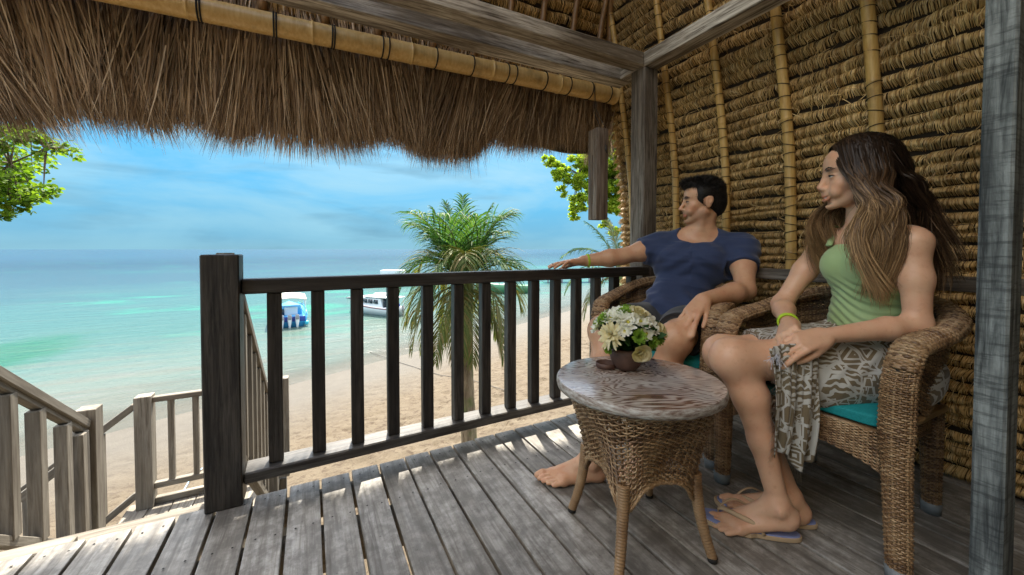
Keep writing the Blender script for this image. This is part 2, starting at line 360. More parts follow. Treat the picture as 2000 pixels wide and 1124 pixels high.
# ================================================================ DECK
deck = bpy.data.objects.new('deck_floor', None); COL.objects.link(deck); tag(deck, 'grey weathered plank deck of the veranda', kind='structure')
PITCH_B = 0.1325
x = -0.769 - 17*PITCH_B - 0.002
plank_me = [bev_box('plank', (4.12, PITCH_B-0.011, 0.034), W_DECK, None, 0.004, 2, 14, 0.0012, s) for s in range(4)]
pm = [o.data for o in plank_me]
for o in plank_me: bpy.data.objects.remove(o)
i = 0
xs_gap = []
while x < 2.78:
    xc = x + PITCH_B/2
    yend = 2.052 + 0.034*xc
    ln = 4.12
    o = link('plank', pm[i % 4], None, deck)
    M = Matrix(((0,-1,0),(1,0,0),(0,0,1))).to_4x4() if i % 2 else Matrix(((0,1,0),(-1,0,0),(0,0,1))).to_4x4()
    M.translation = (xc + rng.normal()*0.0008, yend - ln/2 + rng.normal()*0.003, -0.017 + rng.normal()*0.0012)
    o.matrix_basis = M
    x += PITCH_B; i += 1
for (y0,y1,h) in ((1.985,2.03,0.11),(1.70,1.76,0.16),(1.05,1.11,0.16),(0.40,0.46,0.16),(-0.3,-0.24,0.16),(-1.2,-1.14,0.16)):
    g = Geo(); g.box((-3.0, y0, -0.036-h), (2.8, y1, -0.0365)); g.obj('joist', W_STAIR, deck)
g = Geo()
x = -0.769 - 17*PITCH_B
while x < 2.7:
    for yy in (2.0, 1.73):
        for fx in (0.28, 0.74):
            c = (x+PITCH_B*fx+rng.normal()*0.003, yy+0.03*x+rng.normal()*0.004, 0.0)
            a = np.arange(6)*np.pi/3
            ring = np.stack([c[0]+0.0042*np.cos(a), c[1]+0.0042*np.sin(a), np.full(6, 0.0022)], -1)
            g.add(ring, [(0,1,2,3),(0,3,4,5)])
    x += PITCH_B
g.obj('nail_heads', M_CORD, deck)['kind'] = 'stuff'

# ================================================================ VERANDA RAILING
rail = empty('veranda_railing', 'dark wooden balustrade along the sea edge of the deck, ending at the thick square newel', 'railing')
beam('newel_post', (-0.343, 2.045, 0.001), (-0.343, 2.045, 1.077), 0.133, 0.122, W_DARK, rail, up=(0,1,0), bevel=0.005, sub=6, wob=0.0008)
# chamfer-capped top is part of the bevel; rails
def rl(x): return 2.06 + 0.034*x
for nm, z0, hh, ww, mt in (('top_rail', 0.937, 0.066, 0.075, W_RAIL), ('bottom_rail', 0.107, 0.05, 0.125, W_RAIL)):
    beam(nm, (-0.277, rl(-0.277)+0.01, z0), (2.236, rl(2.236)+0.01, z0), ww, hh, mt, rail, bevel=0.006, sub=12, wob=0.0015, seed=4)
bx = [-0.156, 0.021, 0.195, 0.370, 0.5525, 0.728, 0.899, 1.07, 1.238, 1.405, 1.575, 1.745, 1.915, 2.085]
bal_me = None
for i, x in enumerate(bx):
    y = rl(x) + 0.012
    o = beam('baluster', (x, y, 0.1325), (x, y, 0.9035), 0.058, 0.056, W_DARK, rail, up=(0,1,0), bevel=0.004, sub=4, wob=0.0008, seed=i, sharemesh=bal_me)
    bal_me = bal_me or o.data
    o.rotation_euler.z += rng.normal()*0.02
# side rail along the thatch wall
srail = empty('side_rail', 'grey weathered board rail running along the thatched wall behind the chairs', 'rail')
beam('rail_board', (2.395, 0.30, 0.955), (2.395, 2.175, 0.955), 0.05, 0.062, W_POST, srail, sub=6, wob=0.001)

g = Geo(); g.box((-3.4,-1.62,-0.03),(2.9,-1.5,5.2)); tag(g.obj('rear_wall', M_WALLB), 'plain bungalow wall behind the camera', kind='structure')  # unseen hut wall, raised tall to hold back light from behind
g = Geo(); g.box((0.0,-1.62,5.201),(2.9,2.0,5.3)); tag(g.obj('roof_shade_slab', M_BACK), 'unseen dark roof slab added to block light high above the right half of the veranda', kind='structure')  # added out of view over the right half, so light enters from the left
# ================================================================ POSTS AND PLATES
tag(beam('corner_post', (2.31, 2.25, 0.001), (2.31, 2.25, 2.479), 0.142, 0.142, W_POST, up=(0,1,0), bevel=0.006, sub=10, wob=0.0012), 'tall square grey-brown corner post at the end of the railing', 'post')
tag(beam('washed_post', (1.91, 0.385, 0.001), (1.91, 0.385, 2.8), 0.12, 0.068, W_BLUE, up=(0,1,0), bevel=0.007, sub=10, wob=0.0012), 'blue-grey whitewashed post close up at the right edge', 'post')
fr = empty('roof_frame', 'weathered timber frame of wall plates under the thatched roof', 'roof frame')
beam('inner_plate', (-3.2, 2.240, 2.530), (2.235, 2.240, 2.530), 0.12, 0.10, W_BEAM, fr, sub=20, wob=0.0015, bevel=0.006)
beam('outer_plate', (-3.2, 2.520, 2.530), (2.37, 2.520, 2.530), 0.14, 0.10, W_BEAM, fr, sub=20, wob=0.0015, bevel=0.006)
beam('side_plate', (2.31, -1.5, 2.533), (2.31, 2.447, 2.533), 0.14, 0.106, W_BEAM, fr, sub=20, wob=0.0015, bevel=0.006)

# ================================================================ LANDING AND STAIRS
LZ = -1.1
land = empty('stair_landing', 'pale sunlit stair landing with its railing below the deck edge', 'stair landing')
for i in range(7):
    x0 = -1.42 + i*0.16
    beam('landing_board', (x0+0.08, 3.5, LZ-0.015), (x0+0.08, 4.42, LZ-0.015), 0.152, 0.03, W_STAIR, land, bevel=0.003)
beam('kerb_rail', (-1.23, 4.36, LZ+0.03), (-0.30, 4.36, LZ+0.03), 0.05, 0.055, W_STAIR, land)
def stairpost(name, x, y, z0, z1, s, par): return beam(name, (x, y, z0), (x, y, z1), s, s, W_STAIR, par, up=(0,1,0), bevel=0.004, sub=2)
stairpost('landing_post', -1.285, 4.345, LZ, -0.142, 0.112, land)
stairpost('landing_post', -0.27, 4.345, LZ, -0.142, 0.10, land)
beam('landing_rail', (-1.229, 4.345, -0.185), (-0.32, 4.345, -0.185), 0.06, 0.045, W_STAIR, land)
beam('landing_rail', (-1.229, 4.345, LZ+0.17), (-0.32, 4.345, LZ+0.17), 0.055, 0.05, W_STAIR, land)
for x in (-1.11, -0.94, -0.77, -0.6, -0.43): beam('landing_baluster', (x, 4.345, LZ+0.195), (x, 4.345, -0.2075), 0.042, 0.042, W_STAIR, land, up=(0,1,0), bevel=0.003)
for (x, y) in ((-1.36, 3.6), (-1.36, 4.38), (-0.30, 3.6), (-0.30, 4.38)): beam('support_post', (x, y, -3.3), (x, y, LZ-0.031), 0.1, 0.1, W_STAIR, land, up=(0,1,0))
st = empty('upper_stair', 'pale wooden stair going down from the veranda opening to the landing', 'staircase')
nst = 7
for i in range(nst-1):
    y = 2.16 + (i+0.5)*(3.5-2.16)/(nst-1); z = LZ*(i+1)/nst
    beam('tread', (-1.33, y, z-0.02), (-0.40, y, z-0.02), 0.235, 0.035, W_STAIR, st, bevel=0.004)
for x in (-1.355, -0.375): beam('stringer', (x, 2.15, -0.18), (x, 3.55, LZ-0.12+0.02), 0.045, 0.22, W_STAIR, st)
lr = empty('left_stair_railing', 'pale stair railing with square balusters descending on the left side', 'stair railing')
def zrail(y): return 0.476 + (y-2.89)*(-0.566/0.79)
beam('handrail', (-1.40, 2.10, zrail(2.10)-0.02), (-1.40, 3.66, zrail(3.66)-0.02), 0.075, 0.05, W_STAIR, lr, up=(0,0,1))
beam('under_rail', (-1.40, 2.10, zrail(2.10)-0.066), (-1.40, 3.66, zrail(3.66)-0.066), 0.045, 0.035, W_STAIR, lr, up=(0,0,1))
beam('under_rail', (-1.40, 2.10, zrail(2.10)-0.86), (-1.40, 3.66, zrail(3.66)-0.86), 0.05, 0.05, W_STAIR, lr, up=(0,0,1))
for y in (2.22, 2.45, 2.68, 2.925, 3.16, 3.42): beam('baluster', (-1.40, y, zrail(y)-0.84), (-1.40, y, zrail(y)-0.09), 0.062, 0.062, W_STAIR, lr, up=(0,1,0), bevel=0.003)
stairpost('end_post', -1.395, 3.72, LZ-0.3, 0.0, 0.11, lr)
stairpost('inner_post', -1.40, 3.585, LZ-0.2, zrail(3.585)-0.10, 0.085, lr)
r2 = empty('right_stair_railing', 'pale stair railing descending just behind the dark newel', 'stair railing')
def zr2(y): return 0.714 + (y-2.63)*(-0.812/1.07)
beam('handrail', (-0.35, 2.14, zr2(2.14)-0.02), (-0.35, 3.72, zr2(3.72)-0.02), 0.07, 0.05, W_STAIR, r2)
beam('under_rail', (-0.35, 2.14, zr2(2.14)-0.86), (-0.35, 3.72, zr2(3.72)-0.86), 0.05, 0.05, W_STAIR, r2)
for y in (2.32, 2.52, 2.72, 2.92, 3.12, 3.32, 3.52): beam('baluster', (-0.35, y, zr2(y)-0.84), (-0.35, y, zr2(y)-0.048), 0.055, 0.055, W_STAIR, r2, up=(0,1,0), bevel=0.003)
stairpost('end_post', -0.33, 3.80, LZ-0.3, -0.06, 0.10, r2)
lf = empty('lower_stair', 'lower flight of pale stairs with railing going down left from the landing', 'staircase')
def zl(x): return -0.256 + (x+1.389)*0.81
beam('handrail', (-1.342, 4.345, zl(-1.342)), (-3.4, 4.345, zl(-3.4)), 0.07, 0.05, W_STAIR, lf)
beam('under_rail', (-1.342, 4.345, zl(-1.342)-0.76), (-3.4, 4.345, zl(-3.4)-0.76), 0.05, 0.05, W_STAIR, lf)
for x in np.arange(-1.56, -3.3, -0.21): beam('baluster', (x, 4.345, zl(x)-0.735), (x, 4.345, zl(x)-0.028), 0.045, 0.045, W_STAIR, lf, up=(0,1,0), bevel=0.003)
beam('handrail', (-1.46, 3.62, zl(-1.46)), (-3.4, 3.62, zl(-3.4)), 0.07, 0.05, W_STAIR, lf)
beam('stringer', (-1.36, 4.29, LZ-0.14), (-3.5, 4.29, LZ-0.14-2.14*0.81), 0.045, 0.24, W_STAIR, lf)
beam('stringer', (-1.36, 3.68, LZ-0.14), (-3.5, 3.68, LZ-0.14-2.14*0.81), 0.045, 0.24, W_STAIR, lf)
for i in range(9):
    x = -1.56 - i*0.215; beam('tread', (x, 3.71, LZ-(i+1)*0.174), (x, 4.26, LZ-(i+1)*0.174), 0.21, 0.035, W_STAIR, lf)
tag(beam('edge_beam', (-2.6, 2.15, -0.050), (-0.86, 2.15, -0.085), 0.075, 0.055, W_STAIR, bevel=0.005), 'pale timber lying along the deck edge at the foot of the left stair railing', 'timber')
for (x, y) in ((-2.6,1.9),(-0.35,1.9),(1.0,1.9),(2.3,1.9),(-2.6,0.4),(0.2,0.4),(2.3,0.4)):
    beam('stilt', (x, y, -3.4), (x, y, -0.197), 0.14, 0.14, W_POST, deck, up=(0,1,0))

# ================================================================ THATCHED WALL AND ROOF
def wall_x(z):
    return np.interp(z, [0,1.0,1.7,2.1,2.55,3.1,3.8,4.6,5.2], [2.74,2.775,2.73,2.665,2.575,2.475,2.28,1.85,1.35])
def front_y(z):
    return np.interp(z, [2.3,2.55,3.1,3.8,4.6,5.2], [3.00,2.93,2.83,2.60,2.15,1.65])
def thatch_rows(parent, surf, s0, s1, z0, z1, inward, seed, dens=1.0, mat=None):
    """courses of stitched grass; surf(z)->depth; inward: axis vector pointing into the room; s along the wall"""
    r = np.random.default_rng(seed); z = z0; rows = []
    while z < z1:
        h = 0.056 + 0.026*np.clip((z-1.2)/1.2, 0, 1) + r.uniform(-0.007, 0.010); rows.append((z, h)); z += h
    for ri, (zb, h) in enumerate(rows):
        L = s1 - s0; n = int(L/0.0022*dens)
        s = s0 + (np.arange(n) + r.uniform(0,1,n))*L/n
        # hanks
        hk = np.cumsum(r.uniform(0.045, 0.12, int(L/0.05)+4)) + s0 - 0.1
        hid = np.searchsorted(hk, s); nh = len(hk)+2
        tilt = r.normal(0, 0.09, nh)[hid] + 0.10*np.sin(s*2.3+ri*0.7) + r.normal(0, 0.06, n)
        bul = (0.038 + r.normal(0, 0.0035, nh)[hid] + r.normal(0, 0.003, n))
        sag = 0.009*np.sin(s*3.1+ri*1.3) + 0.007*np.sin(s*7.7+ri*2.1) + r.normal(0, 0.0025, nh)[hid]
        dn = np.abs(s - hk[np.clip(hid, 0, len(hk)-1)]); dn = np.minimum(dn, np.abs(s - hk[np.clip(hid-1, 0, len(hk)-1)]))
        bul = bul*np.clip(0.80 + dn/0.03, 0.80, 1.0)
        T = np.array([0.0, 0.28, 0.62, 1.0])
        ln = h*(0.95 + r.normal(0, 0.05, nh)[hid] + r.normal(0, 0.035, n)) * (1 + 0.6*(r.random(n) < 0.012))
        Zt = zb + h + sag
        prof = np.array([0.10, 0.85, 1.05, 0.22])
        P = np.zeros((n, 4, 3))
        for k, tk in enumerate(T):
            zk = Zt - ln*tk
            sk = s + tilt*ln*(tk-0.3) + (0.004*np.sin(s*40+ri)*tk)
            dep = surf(zk); off = bul*prof[k] + (r.normal(0, 0.0018, n) if k else 0)
            if inward == 'x': P[:,k] = np.stack([dep - off, sk, zk], -1)
            else: P[:,k] = np.stack([sk, dep - off, zk], -1)
        W = np.tile(np.array([0.0013, 0.0017, 0.0017, 0.0010]), (n,1))*r.uniform(0.7, 1.3, (n,1))
        side = np.zeros((n,4,3)); a = r.normal(0, 0.5, n)
        if inward == 'x': side[...,1] = np.cos(a)[:,None]; side[...,0] = np.sin(a)[:,None]
        else: side[...,0] = np.cos(a)[:,None]; side[...,1] = np.sin(a)[:,None]
        V, F = ribbons(P, W, side)
        link('thatch_course', raw_mesh('thatch_course', V, F), mat or M_THATCH, parent)
    return rows
OFFW = 1
wallt = empty('thatched_wall', 'steep golden grass-thatch wall behind the two seated people', 'thatched wall')
zs = np.linspace(-0.02, 5.2, 40)
for nm, par, inw, s0, s1 in (('backing', wallt, 'x', -1.6, 2.93),):
    V = []; 
    for z in zs: V += [(float(wall_x(z))+0.012, s0, z), (float(wall_x(z))+0.012, s1, z)]
    F = [(2*i, 2*i+1, 2*i+3, 2*i+2) for i in range(len(zs)-1)]
    b = link('backing', raw_mesh('backing', V, F), M_BACK, par)
    md = b.modifiers.new('s', 'SOLIDIFY'); md.thickness = 0.05; md.offset = OFFW
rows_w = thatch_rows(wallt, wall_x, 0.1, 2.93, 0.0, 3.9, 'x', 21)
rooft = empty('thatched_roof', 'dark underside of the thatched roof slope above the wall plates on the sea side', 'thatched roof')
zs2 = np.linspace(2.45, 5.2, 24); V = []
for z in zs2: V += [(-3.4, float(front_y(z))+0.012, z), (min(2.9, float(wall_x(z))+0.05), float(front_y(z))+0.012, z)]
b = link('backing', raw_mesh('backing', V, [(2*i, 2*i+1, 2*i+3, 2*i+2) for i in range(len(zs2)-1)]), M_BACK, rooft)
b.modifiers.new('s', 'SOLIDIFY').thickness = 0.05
thatch_rows(rooft, front_y, -1.2, 2.52, 2.62, 3.9, 'y', 22, 0.8)
# poles on the wall (yellow bamboo), rafters on the front slope (brown bamboo)
def pole(name, pts, r0, r1, mat, parent, label=None, ticks=True, node=0.36):
    pts = np.array(pts, float); L = np.linalg.norm(np.diff(pts, axis=0), axis=1).sum()
    s = np.concatenate([[0], np.cumsum(np.linalg.norm(np.diff(pts, axis=0), axis=1))])
    ss = [];  k = 0.12 + random.random()*node*0.5
    grid = list(np.arange(0, L, 0.06)); nodes = list(np.arange(k, L, node))
    for nd in nodes: grid += [nd-0.012, nd-0.004, nd, nd+0.004, nd+0.012]
    grid = np.unique(np.clip(np.array(grid+[L]), 0, L))
    P = np.stack([np.interp(grid, s, pts[:,i]) for i in range(3)], -1)
    rr = r0 + (r1-r0)*grid/L
    for nd in nodes: rr = rr*(1 + 0.10*np.exp(-((grid-nd)/0.005)**2))
    g = Geo(); g.tube(P, rr, 14); o = g.obj(name, mat, parent, True)
    return o, P, rr
pys = [2.74, 2.25, 1.825, 1.40, 0.965, 0.53, 0.1]
for i, y in enumerate(pys):
    zz_ = np.linspace(0.0, 3.9, 24); rad = 0.026 if i < 3 else 0.030
    pts = [(float(wall_x(z))-0.062 + 0.004*math.sin(z*3+i), y + 0.01*math.sin(z*1.3+i), z) for z in zz_]
    o, P, rr = pole('bamboo_pole', pts, rad*1.08, rad*0.9, M_BAMBOO_Y, wallt, node=0.42)
    g = Geo()
    for (zb, h) in rows_w[::1]:
        if random.random() < 0.12: continue
        zc = zb + h*0.5 + random.uniform(-.008,.008); xc = float(wall_x(zc))-0.062
        a = np.linspace(-1.9, 1.9, 9) + math.pi
        tl = random.uniform(-0.35, 0.35)
        pth = np.stack([xc + rad*1.09*np.cos(a), y + 0.01*math.sin(zc*1.3+i) + rad*1.09*np.sin(a), zc + tl*rad*np.sin(a)], -1)
        g.tube(pth, 0.0022, 4, cap=False)
    g.obj('lashings', M_CORD, wallt)['kind'] = 'stuff'
for i, xr in enumerate((0.10, 0.42, 0.80, 1.12, 1.42, 1.72, 2.02, 2.30)):
    zz_ = np.linspace(2.56, 3.9, 10)
    pts = [(xr + 0.01*math.sin(z*2+i), float(front_y(z))-0.075, z) for z in zz_]
    pole('bamboo_rafter', pts, 0.026, 0.024, M_BAMBOO2, rooft)
for i, xr in enumerate((-0.25, -0.6, -0.95)):
    pole('bamboo_rafter', [(xr, float(front_y(z))-0.075, z) for z in np.linspace(2.56, 3.9, 10)], 0.026, 0.024, M_BAMBOO2, rooft)
pole('hip_rafter', [(float(wall_x(z))-0.06, float(front_y(z))-0.06, z) for z in np.linspace(2.5, 3.9, 12)], 0.03, 0.03, M_BAMBOO2, rooft)
# stitching cords on the wall courses
g = Geo()
for ri, (zb, h) in enumerate(rows_w):
    s = np.arange(0.1, 2.93, 0.03); z = zb + h*0.72 + 0.006*np.sin(s*9+ri*2) + 0.004*np.sin(s*23+ri)
    on_ = rng.random() < 0.75
    if not on_: continue
    a0 = rng.uniform(0.1, 2.0); a1 = a0 + rng.uniform(0.5, 1.6); q = (s > a0) & (s < a1)
    if q.sum() < 4: continue
    g.tube(np.stack([wall_x(z[q])-0.031, s[q], z[q]], -1), 0.0016, 4, cap=False)
g.obj('stitching_cord', M_CORD, wallt)['kind'] = 'stuff'
r = np.random.default_rng(15); n = 1500
z = r.uniform(0.1, 3.4, n); y = r.uniform(0.3, 2.85, n); P = np.zeros((n,4,3)); a = r.normal(0, 0.9, n); L = r.uniform(0.04, 0.13, n); cv = r.normal(0, 0.5, n)
for k, tk in enumerate((0, .33, .66, 1)):
    P[:,k] = np.stack([wall_x(z)-0.036-0.02*np.sin(tk*np.pi)*r.uniform(0.3,1.4,n), y + L*tk*np.sin(a+cv*tk), z - L*tk*np.cos(a+cv*tk)], -1)
sd_ = np.zeros((n,4,3)); sd_[...,1] = np.cos(a)[:,None]; sd_[...,2] = np.sin(a)[:,None]
V, F = ribbons(P, np.full((n,4), 0.0016)*np.array([1,1,0.8,0.3]), sd_)
link('loose_straw', raw_mesh('loose_straw', V, F), M_THATCH, wallt)['kind'] = 'stuff'
# ragged outer edge of the wall
r = np.random.default_rng(5); n = 5200
z = r.uniform(0.0, 2.65, n); per = 0.075; ph = (z/per) % 1.0
y0 = 2.88 + 0.05*r.random(n)
P = np.zeros((n,3,3)); ln = 0.05 + 0.06*r.random(n)*np.sin(ph*np.pi)
for k, tk in enumerate((0, 0.5, 1)):
    P[:,k] = np.stack([wall_x(z)-0.02 + 0.05*r.random(n)*(1-0.3*tk) + 0.01, y0 + ln*tk*np.sin(ph*np.pi), z - 0.035*tk*tk + 0.01], -1)
sd_ = np.zeros((n,3,3)); sd_[...,2] = 1
V, F = ribbons(P, np.full((n,3), 0.003)*np.array([1,1,0.4]), sd_)
link('edge_straw', raw_mesh('edge_straw', V, F), M_THATCH, wallt)['kind'] = 'stuff'

# eave bamboo with lashings
eb = empty('eave_bamboo', 'thick golden bamboo pole lashed along the eave above the hanging thatch', 'bamboo pole')
e0 = np.array((-2.6, 2.80, 2.42)); e1 = np.array((2.50, 2.80, 2.515))
pts = [e0 + (e1-e0)*k for k in np.linspace(0, 1, 12)]
o, P, rr = pole('culm', pts, 0.056, 0.074, M_BAMBOO, eb, node=0.62)
for xk in (-0.565, -0.20, 0.12, 0.43, 0.47, 0.80, 1.08, 1.37, 1.44, 1.72, 1.96, 2.19, 2.40):
    f = (xk-e0[0])/(e1[0]-e0[0]); c = e0+(e1-e0)*f; rad = 0.056 + 0.018*f + 0.004
    g = Geo()
    for q in range(2 if xk < 0.3 else 1):
        a = np.linspace(0, 2*np.pi, 21); pth = np.stack([c[0] + q*0.014 + 0.01*np.sin(a*0.5), c[1] + rad*np.cos(a), c[2] + rad*np.sin(a)], -1); g.tube(pth, 0.0045, 6, cap=False)
    g.obj('lashing', M_CORD, eb, True)
# hanging fringe
fr_ = empty('eave_thatch', 'brown straw eave of thatch hanging ragged outside the bamboo pole', 'thatch eave')
def fringe(n, seed, ybase, zt, w, tag_, x0=-3.3, x1=2.62):
    r = np.random.default_rng(seed); x = r.uniform(x0, x1, n)
    cl = 0.05*np.sin(x*9.0+1.0) + 0.035*np.sin(x*21+0.5) + 0.05*np.sin(x*4.1)
    notch = np.abs(np.sin(x*24 + 2.0*np.sin(x*7)))**0.6*0.17
    env = np.interp(x, [-3.3,-1.6,-1.0,-0.6,-0.25,0.05,0.25,0.5,0.9,1.5,2.0,2.62], [1.60,1.63,1.69,1.73,1.72,1.61,1.73,1.70,1.69,1.82,1.89,1.90])
    zb = env + 0.5*cl + notch + np.abs(r.normal(0, 0.06, n)) + r.exponential(0.05, n)*(r.random(n) < 0.6)
    zt_ = zt + r.uniform(-0.25, 0.05, n)*(r.random(n) < 0.75) - 0.30*r.random(n)*(r.random(n) < 0.25)
    lean = 0.20*np.sin(x*3.3+seed) + 0.10*np.sin(x*11+1) + r.normal(0, 0.085, n) - 0.04*(x-0.5)
    wild = r.random(n) < 0.02; lean = np.where(wild, r.normal(0, 0.5, n), lean)
    L = zt_ - zb; P = np.zeros((n,5,3)); yb = ybase + r.uniform(-0.07, 0.11, n)
    bend = r.normal(0, 0.035, n)
    for k, tk in enumerate((0, .3, .6, .85, 1)):
        P[:,k] = np.stack([x + lean*L*tk + bend*tk*tk, yb + 0.12*tk + r.normal(0, 0.003, n), zt_ - L*tk], -1)
    W = np.tile(np.array([w, w, w*0.9, w*0.55, w*0.12]), (n,1))*r.uniform(0.45, 1.25, (n,1))
    a = r.normal(0, 0.6, n); sd_ = np.zeros((n,5,3)); sd_[...,0] = np.cos(a)[:,None]; sd_[...,1] = np.sin(a)[:,None]
    V, F = ribbons(P, W, sd_); link(tag_, raw_mesh(tag_, V, F), M_FRINGE, fr_)['kind'] = 'stuff'
fringe(38000, 31, 2.99, 2.72, 0.0032, 'hanging_straw')
fringe(12000, 32, 2.93, 2.70, 0.0036, 'inner_straw')
V = []; xx = np.linspace(-3.4, 2.6, 90)
for x in xx: V += [(x, 3.05, 2.75), (x, 3.10, 2.06 + 0.03*math.sin(x*5))]
b = link('straw_backing', raw_mesh('straw_backing', V, [(2*i, 2*i+1, 2*i+3, 2*i+2) for i in range(89)]), M_BACK, fr_); b.modifiers.new('s', 'SOLIDIFY').thickness = 0.06  # sheet put behind the hanging straw to block light
# hip filler and outer top of roof edge
# ================================================================ TREES
def leaf_mat(name, cols, trans=0.35, rough=0.62):
    m, t = new_mat(name)
    ri = t.n('ShaderNodeNewGeometry').outputs['Random Per Island']
    c = t.ramp(ri, [(i/(len(cols)-1), q) for i, q in enumerate(cols)])
    b = t.n('ShaderNodeBsdfPrincipled', Roughness=rough); t.set(b.inputs['Base Color'], c); t.set(b.inputs['Specular IOR Level'], 0.2)
    tr = t.n('ShaderNodeBsdfTranslucent', Color=t.mix(1.0, c, (1.25,1.3,0.5), 'MULTIPLY'))
    t.n('ShaderNodeOutputMaterial', Surface=t.n('ShaderNodeMixShader', _0=trans, _1=b, _2=tr)); return m
M_PALM = leaf_mat('green_palm_leaf', [(0.012,0.05,0.016), (0.03,0.085,0.024), (0.055,0.125,0.035), (0.10,0.17,0.06)])
M_PALM_OLD = leaf_mat('olive_palm_leaf', [(0.06,0.10,0.025), (0.10,0.14,0.04), (0.17,0.17,0.06), (0.22,0.17,0.08)], 0.3)
M_LEAF_L = leaf_mat('yellow_green_leaf', [(0.06,0.12,0.012), (0.10,0.19,0.018), (0.15,0.25,0.025), (0.20,0.29,0.04)], 0.5)
M_LEAF_R = leaf_mat('bright_tree_leaf', [(0.16,0.26,0.02), (0.26,0.38,0.03), (0.36,0.46,0.045), (0.45,0.52,0.07)], 0.55)
M_STALK = plain('palm_stalk', (0.13,0.17,0.045), 0.5)
m_trunk, t = new_mat('palm_trunk'); tc = t.n('ShaderNodeTexCoord').outputs['Object']
n1 = t.noise(t.mapping(tc, (9,9,1.2)), 2.5, 6, 0.7, 0.8); n2 = t.noise(tc, 3.0, 4)
c = t.ramp(n1, [(0.3, (0.09,0.06,0.035)), (0.5, (0.25,0.19,0.12)), (0.7, (0.40,0.33,0.22))])
c = t.mix(t.ramp(n2, [(0.5,0.0),(0.65,0.8)]), c, (0.13,0.17,0.05)); finish(t, c, 0.85, n1, 0.9, 0.03)
M_TRUNK = m_trunk
M_BARK = plain('grey_brown_bark', (0.12,0.09,0.065), 0.9)

def frond(gl, gs, base, az, el, L, droop, nl, lw, ll, r, curl=0.0):
    """a palm frond: stalk tube into gs, leaflets into gl"""
    m = 14; p = np.array(base, float); d = np.array([math.cos(az)*math.cos(el), math.sin(az)*math.cos(el), math.sin(el)])
    P = [p.copy()]; D = [d.copy()]
    for k in range(m):
        d = d + np.array([0,0,-droop/m*(0.5+k/m*1.4)]) + np.array([-math.sin(az), math.cos(az), 0])*curl/m
        d /= np.linalg.norm(d); p = p + d*L/m; P.append(p.copy()); D.append(d.copy())
    P = np.array(P); D = np.array(D)
    gs.tube(P, np.linspace(0.016, 0.004, len(P)), 5, cap=False)
    s = np.linspace(0.14, 0.995, nl)*m
    side0 = np.array([-math.sin(az), math.cos(az), 0.0])
    for sgn in (-1, 1):
        i0 = np.clip(s.astype(int), 0, m-1); f = (s - i0)[:,None]
        B = P[i0]*(1-f) + P[i0+1]*f; T = D[i0]
        S = side0[None]*sgn; U = np.cross(T, S); U = U*np.sign(U[:,2:3]+1e-6)
        fr_ = s/m; ln = ll*(np.sin(np.clip(fr_, 0, 1)*np.pi*0.86+0.25)**0.7)*r.uniform(0.8, 1.1, nl)
        fwd = 0.95 + 0.9*fr_ + r.normal(0, 0.08, nl)
        dirn = S*1.0 + T*fwd[:,None] + U*0.12 + r.normal(0, 0.05, (nl,3)); dirn /= np.linalg.norm(dirn, axis=1)[:,None]
        pts = np.zeros((nl,5,3)); g_ = np.array([0,0,-1.0]); q = B.copy(); pts[:,0] = q; dd_ = dirn.copy()
        grav = r.uniform(0.35, 0.8, nl)[:,None]
        for k in range(1,5):
            q = q + dd_*ln[:,None]/4; pts[:,k] = q; dd_ = dd_ + g_*grav*(0.35+0.25*k); dd_ /= np.linalg.norm(dd_, axis=1)[:,None]
        W = np.tile(np.array([0.4,1,0.95,0.6,0.05])*lw, (nl,1))
        N = np.cross(dirn, U); N /= np.linalg.norm(N, axis=1)[:,None]+1e-9; N = N + U*r.normal(0,0.4,(nl,1)); N /= np.linalg.norm(N, axis=1)[:,None]
        V, F = ribbons(pts, W, np.repeat(N[:,None], 5, 1)); gl.add(V, F)

def palm(label, x, y, z0, ztop, rad, spec, seed, lean=(0,0)):
    e = empty('palm_tree', label, 'palm tree', None, (0,0,0)); r = np.random.default_rng(seed)
    g = Geo(); zz = np.linspace(z0, ztop, 60); k = (zz-z0)/(ztop-z0)
    P = np.stack([x+lean[0]*k, y+lean[1]*k, zz], -1)
    rr = rad*(1.25-0.35*k)*(1+0.05*np.abs(np.sin(zz*11)))*(1+0.06*np.sin(zz*3+1)); rr[0] *= 1.3
    g.tube(P, rr, 18); g.obj('trunk', M_TRUNK, e, True)
    top = (x+lean[0], y+lean[1], ztop)
    # leaf sheaths round the top of the trunk
    gs = Geo()
    for i in range(14):
        a = i*2.4; zb = ztop - 0.55 + 0.04*i
        pth = [(top[0]+math.cos(a)*rad*0.9, top[1]+math.sin(a)*rad*0.9, zb+0.10*0), (top[0]+math.cos(a)*rad*1.1, top[1]+math.sin(a)*rad*1.1, zb+0.3), (top[0]+math.cos(a)*rad*0.7, top[1]+math.sin(a)*rad*0.7, zb+0.75)]
        gs.tube(pth, [0.05, 0.045, 0.015], 6, cap=False)
    gs.obj('leaf_sheaths', M_STALK, e, True)
    for (az, el, L, droop, ll, old, curl) in spec:
        gl = Geo(); gs = Geo()
        base = (top[0]+math.cos(az)*rad*0.5, top[1]+math.sin(az)*rad*0.5, ztop+0.02+r.uniform(-0.05,0.12))
        frond(gl, gs, base, az, el, L, droop, 34, 0.0095, ll, r, curl)
        f = gl.obj('frond', M_PALM_OLD if old else M_PALM, e); gs.obj('stalk', M_STALK, f, True)
    return e
